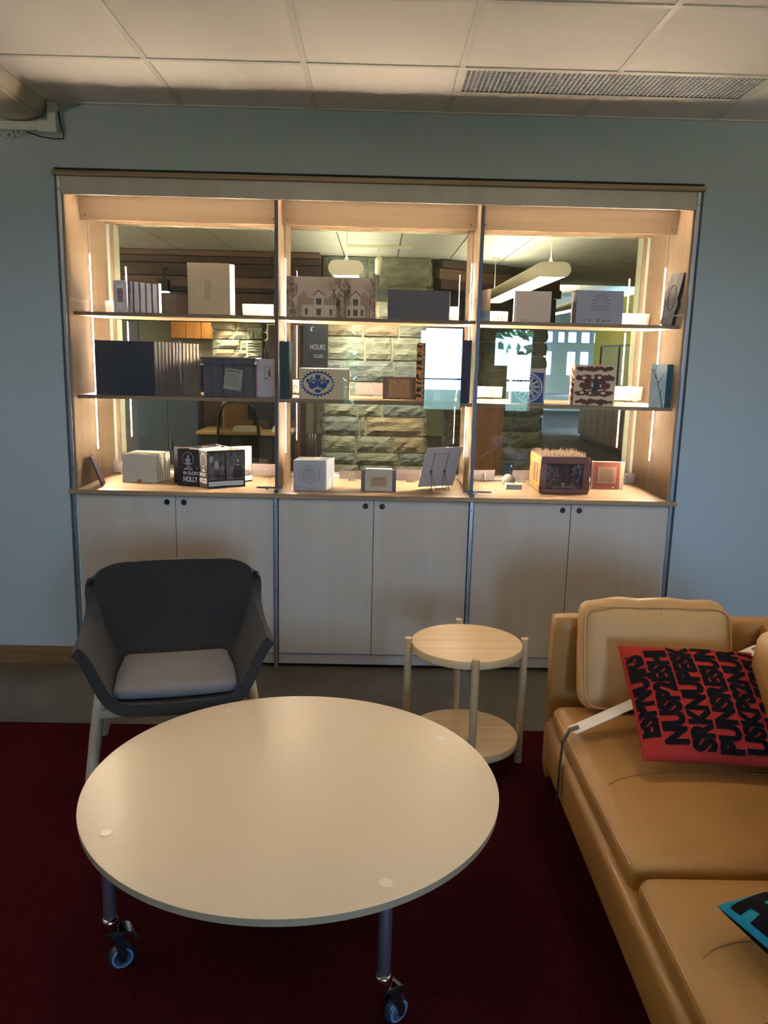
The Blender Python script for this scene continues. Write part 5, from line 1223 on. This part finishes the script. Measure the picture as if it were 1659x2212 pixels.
# wall cupboards and pale walls at the back left
for k, (xa, xb, w) in enumerate(((-3.95, -3.38, 'left of the two by the pale wall'), (-3.37, -2.9, 'beside the narrow pillar on its left'), (-1.86, -1.2, 'to the right of the narrow pillar'))):
    c = thing('wall_cupboard', 'orange oak wall cupboard, '+w, 'cupboard', ((xa+xb)/2, 12.0, 1.80))
    hw = (xb-xa)/2
    obj('carcass', MB().box(-hw, hw, 0, .34, 0, .75), ORC, c); obj('door', MB().box(-hw+.004, -.003, -.02, -.0005, .004, .746), ORC, c, bevel=.003); obj('door', MB().box(.003, hw-.004, -.02, -.0005, .004, .746), ORC, c, bevel=.003)
structure('wall_library_back', MB().box(-8, 2.4, 12.35, 12.45, 0, 2.86), PUTTY)
bw = thing('office_window', 'small bright window in the pale wall right of the narrow pillar', 'window', (-1.42, 12.33, 1.35)); obj('frame', MB().box(-.17, .17, -.01, .0, -.42, .42), WHITE, bw); obj('pane', MB().box(-.14, .14, -.016, -.0105, -.39, .39), emit('daylit_pane', (.75, .88, 1), 1.6), bw)
vs_ = thing('black_vase', 'rounded black vase on a ledge right of the narrow pillar', 'vase', (-1.70, 9.6, 1.30)); obj('body', MB().lathe([(.06, 0), (.13, .12), (.15, .28), (.11, .46), (.05, .52), (.06, .56)], 24), BLACK, vs_, smooth=True)
lg_ = thing('vase_plinth', 'dark plinth carrying the black vase', 'plinth', (-1.70, 9.6, 0)); obj('block', MB().box(-.16, .16, -.16, .16, 0, 1.2995), DKB, lg_); obj('cap', MB().box(-.18, .18, -.18, .18, 1.27, 1.2992), BRNW, lg_)
ls = thing('shaded_lamp', 'small lamp with a cream shade in front of the narrow pillar', 'lamp', (-2.10, 8.6, 1.28)); obj('shade', MB().lathe([(.13, 0), (.07, .13), (.066, .13), (.126, 0)], 20), CREAM, ls, smooth=True); obj('stem', MB().lathe([(.015, -.2), (.012, .08)], 10), BRNW, ls); obj('base', MB().lathe([(.07, -.22), (.06, -.2)], 16), BRNW, ls)
lt = thing('lamp_table', 'dark side cabinet under the cream lamp shade', 'cabinet', (-2.10, 8.6, 0)); obj('body', MB().box(-.4, .4, -.2, .2, 0, 1.04), DKB, lt); obj('top', MB().box(-.42, .42, -.22, .22, 1.04, 1.06), BRNW, lt)
# brown partition behind the right bay, left
wp = thing('wooden_counter', 'brown wooden counter end behind the right bay beside the dark pillar', 'counter', (1.28, 5.6, 0)); obj('end_panel', MB().box(-.16, .22, 0, .05, 0, 1.06), OAKC, wp); obj('side', MB().box(-.22, -.17, 0, .6, 0, 1.06), BRNW, wp); obj('top', MB().box(-.26, .28, -.04, .6, 1.061, 1.09), BRNW, wp)
fp = thing('poker_stand', 'black iron tool stand left of the broad pillar', 'tool stand', (-.72, 5.2, 0)); obj('base', MB().lathe([(.11, 0), (.10, .02)], 18), BLACK, fp)
for k in range(3): obj('tool', MB().tube([(-.05+.05*k, 0, .02), (-.03+.035*k, 0, .62), (-.02+.03*k, 0, .70)], .008, 6), STEEL, fp, smooth=True)
dp = thing('dark_door_panel', 'dark doorway panel left of the broad pillar', 'panel', (-.98, 5.62, 0)); obj('leaf', MB().box(-.28, .16, 0, .05, 0, 1.90), BRNW, dp); obj('stile', MB().box(.02, .09, -.02, -.001, 0, 1.90), OAKC, dp)

# base cabinets along the right wall
for k in range(9):
    y0 = 3.9+.95*k
    c = thing('wall_base_cabinet', ('oak base cabinet by the yellow wall, %s from the near end' % ('first second third fourth fifth sixth seventh eighth ninth'.split()[k])), 'cabinet', (4.12, y0, 0), group='oak cabinets by the yellow wall')
    obj('carcass', MB().box(-.008, .32, .002, .946, .10, .86), OAKC, c); obj('plinth', MB().box(.03, .32, 0, .948, 0, .0995), BRNW, c)
    for j in range(2): obj('door', MB().box(-.028, -.0085, .008+.47*j, .466+.47*j, .11, .85), OAKC, c, bevel=.006)
wt2 = obj('counter_top', MB().box(-.05, .325, 0, 8.6, .8605, .90), mat('counter_grey', (150, 142, 128), .4)); wt2.location = (4.12, 3.9, 0); setprops(wt2, 'long grey counter top over the oak cabinets by the yellow wall', 'worktop')
gp = thing('glass_partition', 'grey-framed glass screen standing on the long counter', 'screen', (4.30, 9.5, .90))
for y in (0, 1.2, 2.4): obj('post', MB().box(-.015, .015, y-.015, y+.015, 0, .95), GRAPH, gp)
obj('rail', MB().box(-.015, .015, .016, 2.384, .92, .95), GRAPH, gp); obj('pane', MB().box(-.003, .003, .016, 2.384, .0, .919), GLASS, gp)
# tall timber frame and the far glazed front
of = thing('timber_portal', 'orange timber door frame at the end of the yellow wall', 'door frame', (6.9, 19.0, 0)); obj('jamb', MB().box(.55, .80, 0, .2, 0, 2.6), ORC, of); obj('jamb', MB().box(-.80, -.62, 0, .2, 0, 2.6), ORC, of); obj('head', MB().box(-.8, .8, 0, .2, 2.601, 2.85), ORC, of)
b = MB(); ws = [(4.95, 5.30), (5.42, 5.66), (5.72, 6.02), (6.12, 6.42), (6.50, 6.84)]
xs = [2.4]+[x for w in ws for x in w]+[9.1]
for i in range(0, len(xs), 2): b.box(xs[i], xs[i+1], LY1, LY1+.1, 0, 2.95)
for k, (a, c) in enumerate(ws):
    b.box(a, c, LY1, LY1+.1, 2.38, 2.95); b.box(a, c, LY1, LY1+.1, 1.80, 2.02); b.box(a, c, LY1, LY1+.1, 0, 1.05)
    if k in (1, 4): b.box(a, c, LY1, LY1+.1, 1.05, 1.80)
structure('wall_library_far', b, mat('far_wall', (150, 148, 124), .8))
structure('wall_library_mid', MB().box(2.3, 2.4, 12.35, LY1+.1, 0, 2.95), PUTTY)
for i, (a, c) in enumerate(ws):
    for j, (z0, z1) in enumerate(((2.02, 2.38), (1.05, 1.80))):
        if j and i in (1, 4): continue
        w = structure('window_%d' % (5+2*i+j), MB().box(a, a+.03, LY1+.02, LY1+.06, z0, z1).box(c-.03, c, LY1+.02, LY1+.06, z0, z1).box(a, c, LY1+.02, LY1+.06, z0, z0+.03).box(a, c, LY1+.02, LY1+.06, z1-.03, z1), GRAPH)
        obj('pane', MB().box(a+.03, c-.03, LY1+.035, LY1+.045, z0+.03, z1-.03), glass('tinted_glass', (.30, .34, .38)), w)
b = MB()
ed = thing('reading_table', 'dark wooden reading table far back in the library', 'table', (4.6, 15.5, 0)); obj('top', MB().box(-.8, .8, -.4, .4, .71, .75), BRNW, ed)
for x in (-.7, .7):
    for y in (-.3, .3): obj('leg', MB().box(x-.03, x+.03, y-.03, y+.03, 0, .7095), BRNW, ed)
pendant(3.3, 9.6, 12.4, 2.45, 'white pendant strip lamp by the yellow wall, deeper in the library', .5)
lamp = pendant(5.2, 14.0, 17.5, 2.45, 'white pendant strip lamp far back in the library, by the bright windows')
pendant(-2.6, 7.2, 9.2, 2.55, 'white pendant strip lamp in front of the narrow pillar')

# ================================================================== ADDED LAMPS (unseen, put in to brighten the lounge; library fittings)
def fill_pendant(x, y0, y1, z, lab):
    t = pendant(x, y0, y1, z, lab)
    for ch_ in t.children:
        if ch_.name.startswith('diffuser'): ch_.data.materials[0] = emit('fill_lamp_down', (1.0, .84, .64), FILL_LAMP*.1)
        if ch_.name.startswith('uplight'): ch_.data.materials[0] = emit('fill_lamp_up', (1.0, .84, .66), FILL_LAMP*2)
fill_pendant(-2.9, -4.5, -1.4, 2.10, 'added fill lamp for the lounge, white pendant strip, out of view to the left')
fill_pendant(3.0, -4.5, -1.4, 2.10, 'added fill lamp for the lounge, white pendant strip, out of view to the right')
# added square downlights in the lounge ceiling, unseen, to brighten sofa and table
def fill_downlight(x, y, lab, k):
    t = thing('added_recessed_light', lab, 'added ceiling light', (x, y, 2.69))
    obj('trim', MB().box(-.13, .13, -.13, -.11, .004, .0125).box(-.13, .13, .11, .13, .004, .0125).box(-.13, -.11, -.11, .11, .004, .0125).box(.11, .13, -.11, .11, .004, .0125), GRID, t)
    obj('lens', MB().box(-.108, .108, -.108, .108, .008, .0115), emit('fill_lens_%d' % k, (1.0, .84, .66), FILL_DOWNLIGHT*(1, .85)[k]), t)
fill_downlight(.95, -1.46, 'added square recessed ceiling light above the sofa, out of view', 0)
fill_downlight(-.40, -1.46, 'added square recessed ceiling light above the round table, out of view', 1)

# ================================================================== OUTSIDE THE LOUNGE WINDOWS
structure('ground_outside', MB().box(-14, 14, -40, BACK_Y-.1, -.35, -.25), mat('lawn', (92, 110, 70), .95, var=.3, vscale=3))
LEAF = [mat('leaf_green', (88, 124, 70), .8), mat('leaf_dark', (58, 88, 56), .8)]
def tree(x, y, z0, rx, rz, n, lab, seed):
    t = thing('garden_tree', lab, 'tree', (x, y, -.25)); rr = random.Random(seed)
    obj('trunk', MB().tube([(0, 0, 0), (.05, .03, z0*.6), (.0, .05, z0+rz*.8)], [.13, .10, .04], 10), mat('bark', (92, 78, 62), .9, bump=.5, bscale=30), t, smooth=True)
    b = MB()
    for k in range(n):
        d = Vector((rr.gauss(0, 1), rr.gauss(0, 1), rr.gauss(0, 1))).normalized()*rr.random()**.4
        c = Vector((d.x*rx, d.y*rx, z0+rz+d.z*rz)); u = Vector((rr.gauss(0, 1), rr.gauss(0, 1), rr.gauss(0, 1))).normalized(); w = u.orthogonal().normalized(); l = rr.uniform(.10, .2)
        b._add([tuple(c-u*l), tuple(c+w*l*.45), tuple(c+u*l), tuple(c-w*l*.45)], [(0, 1, 2, 3)], rr.randrange(2))
    obj('foliage', b, LEAF, t, kind='stuff')
tree(-.8, -13.0, .5, .8, 1.4, 800, 'bushy green tree outside the narrow window behind the camera', 1)
tree(3.3, -13.5, 1.85, .9, 1.0, 300, 'green tree outside the right window behind the camera', 2)
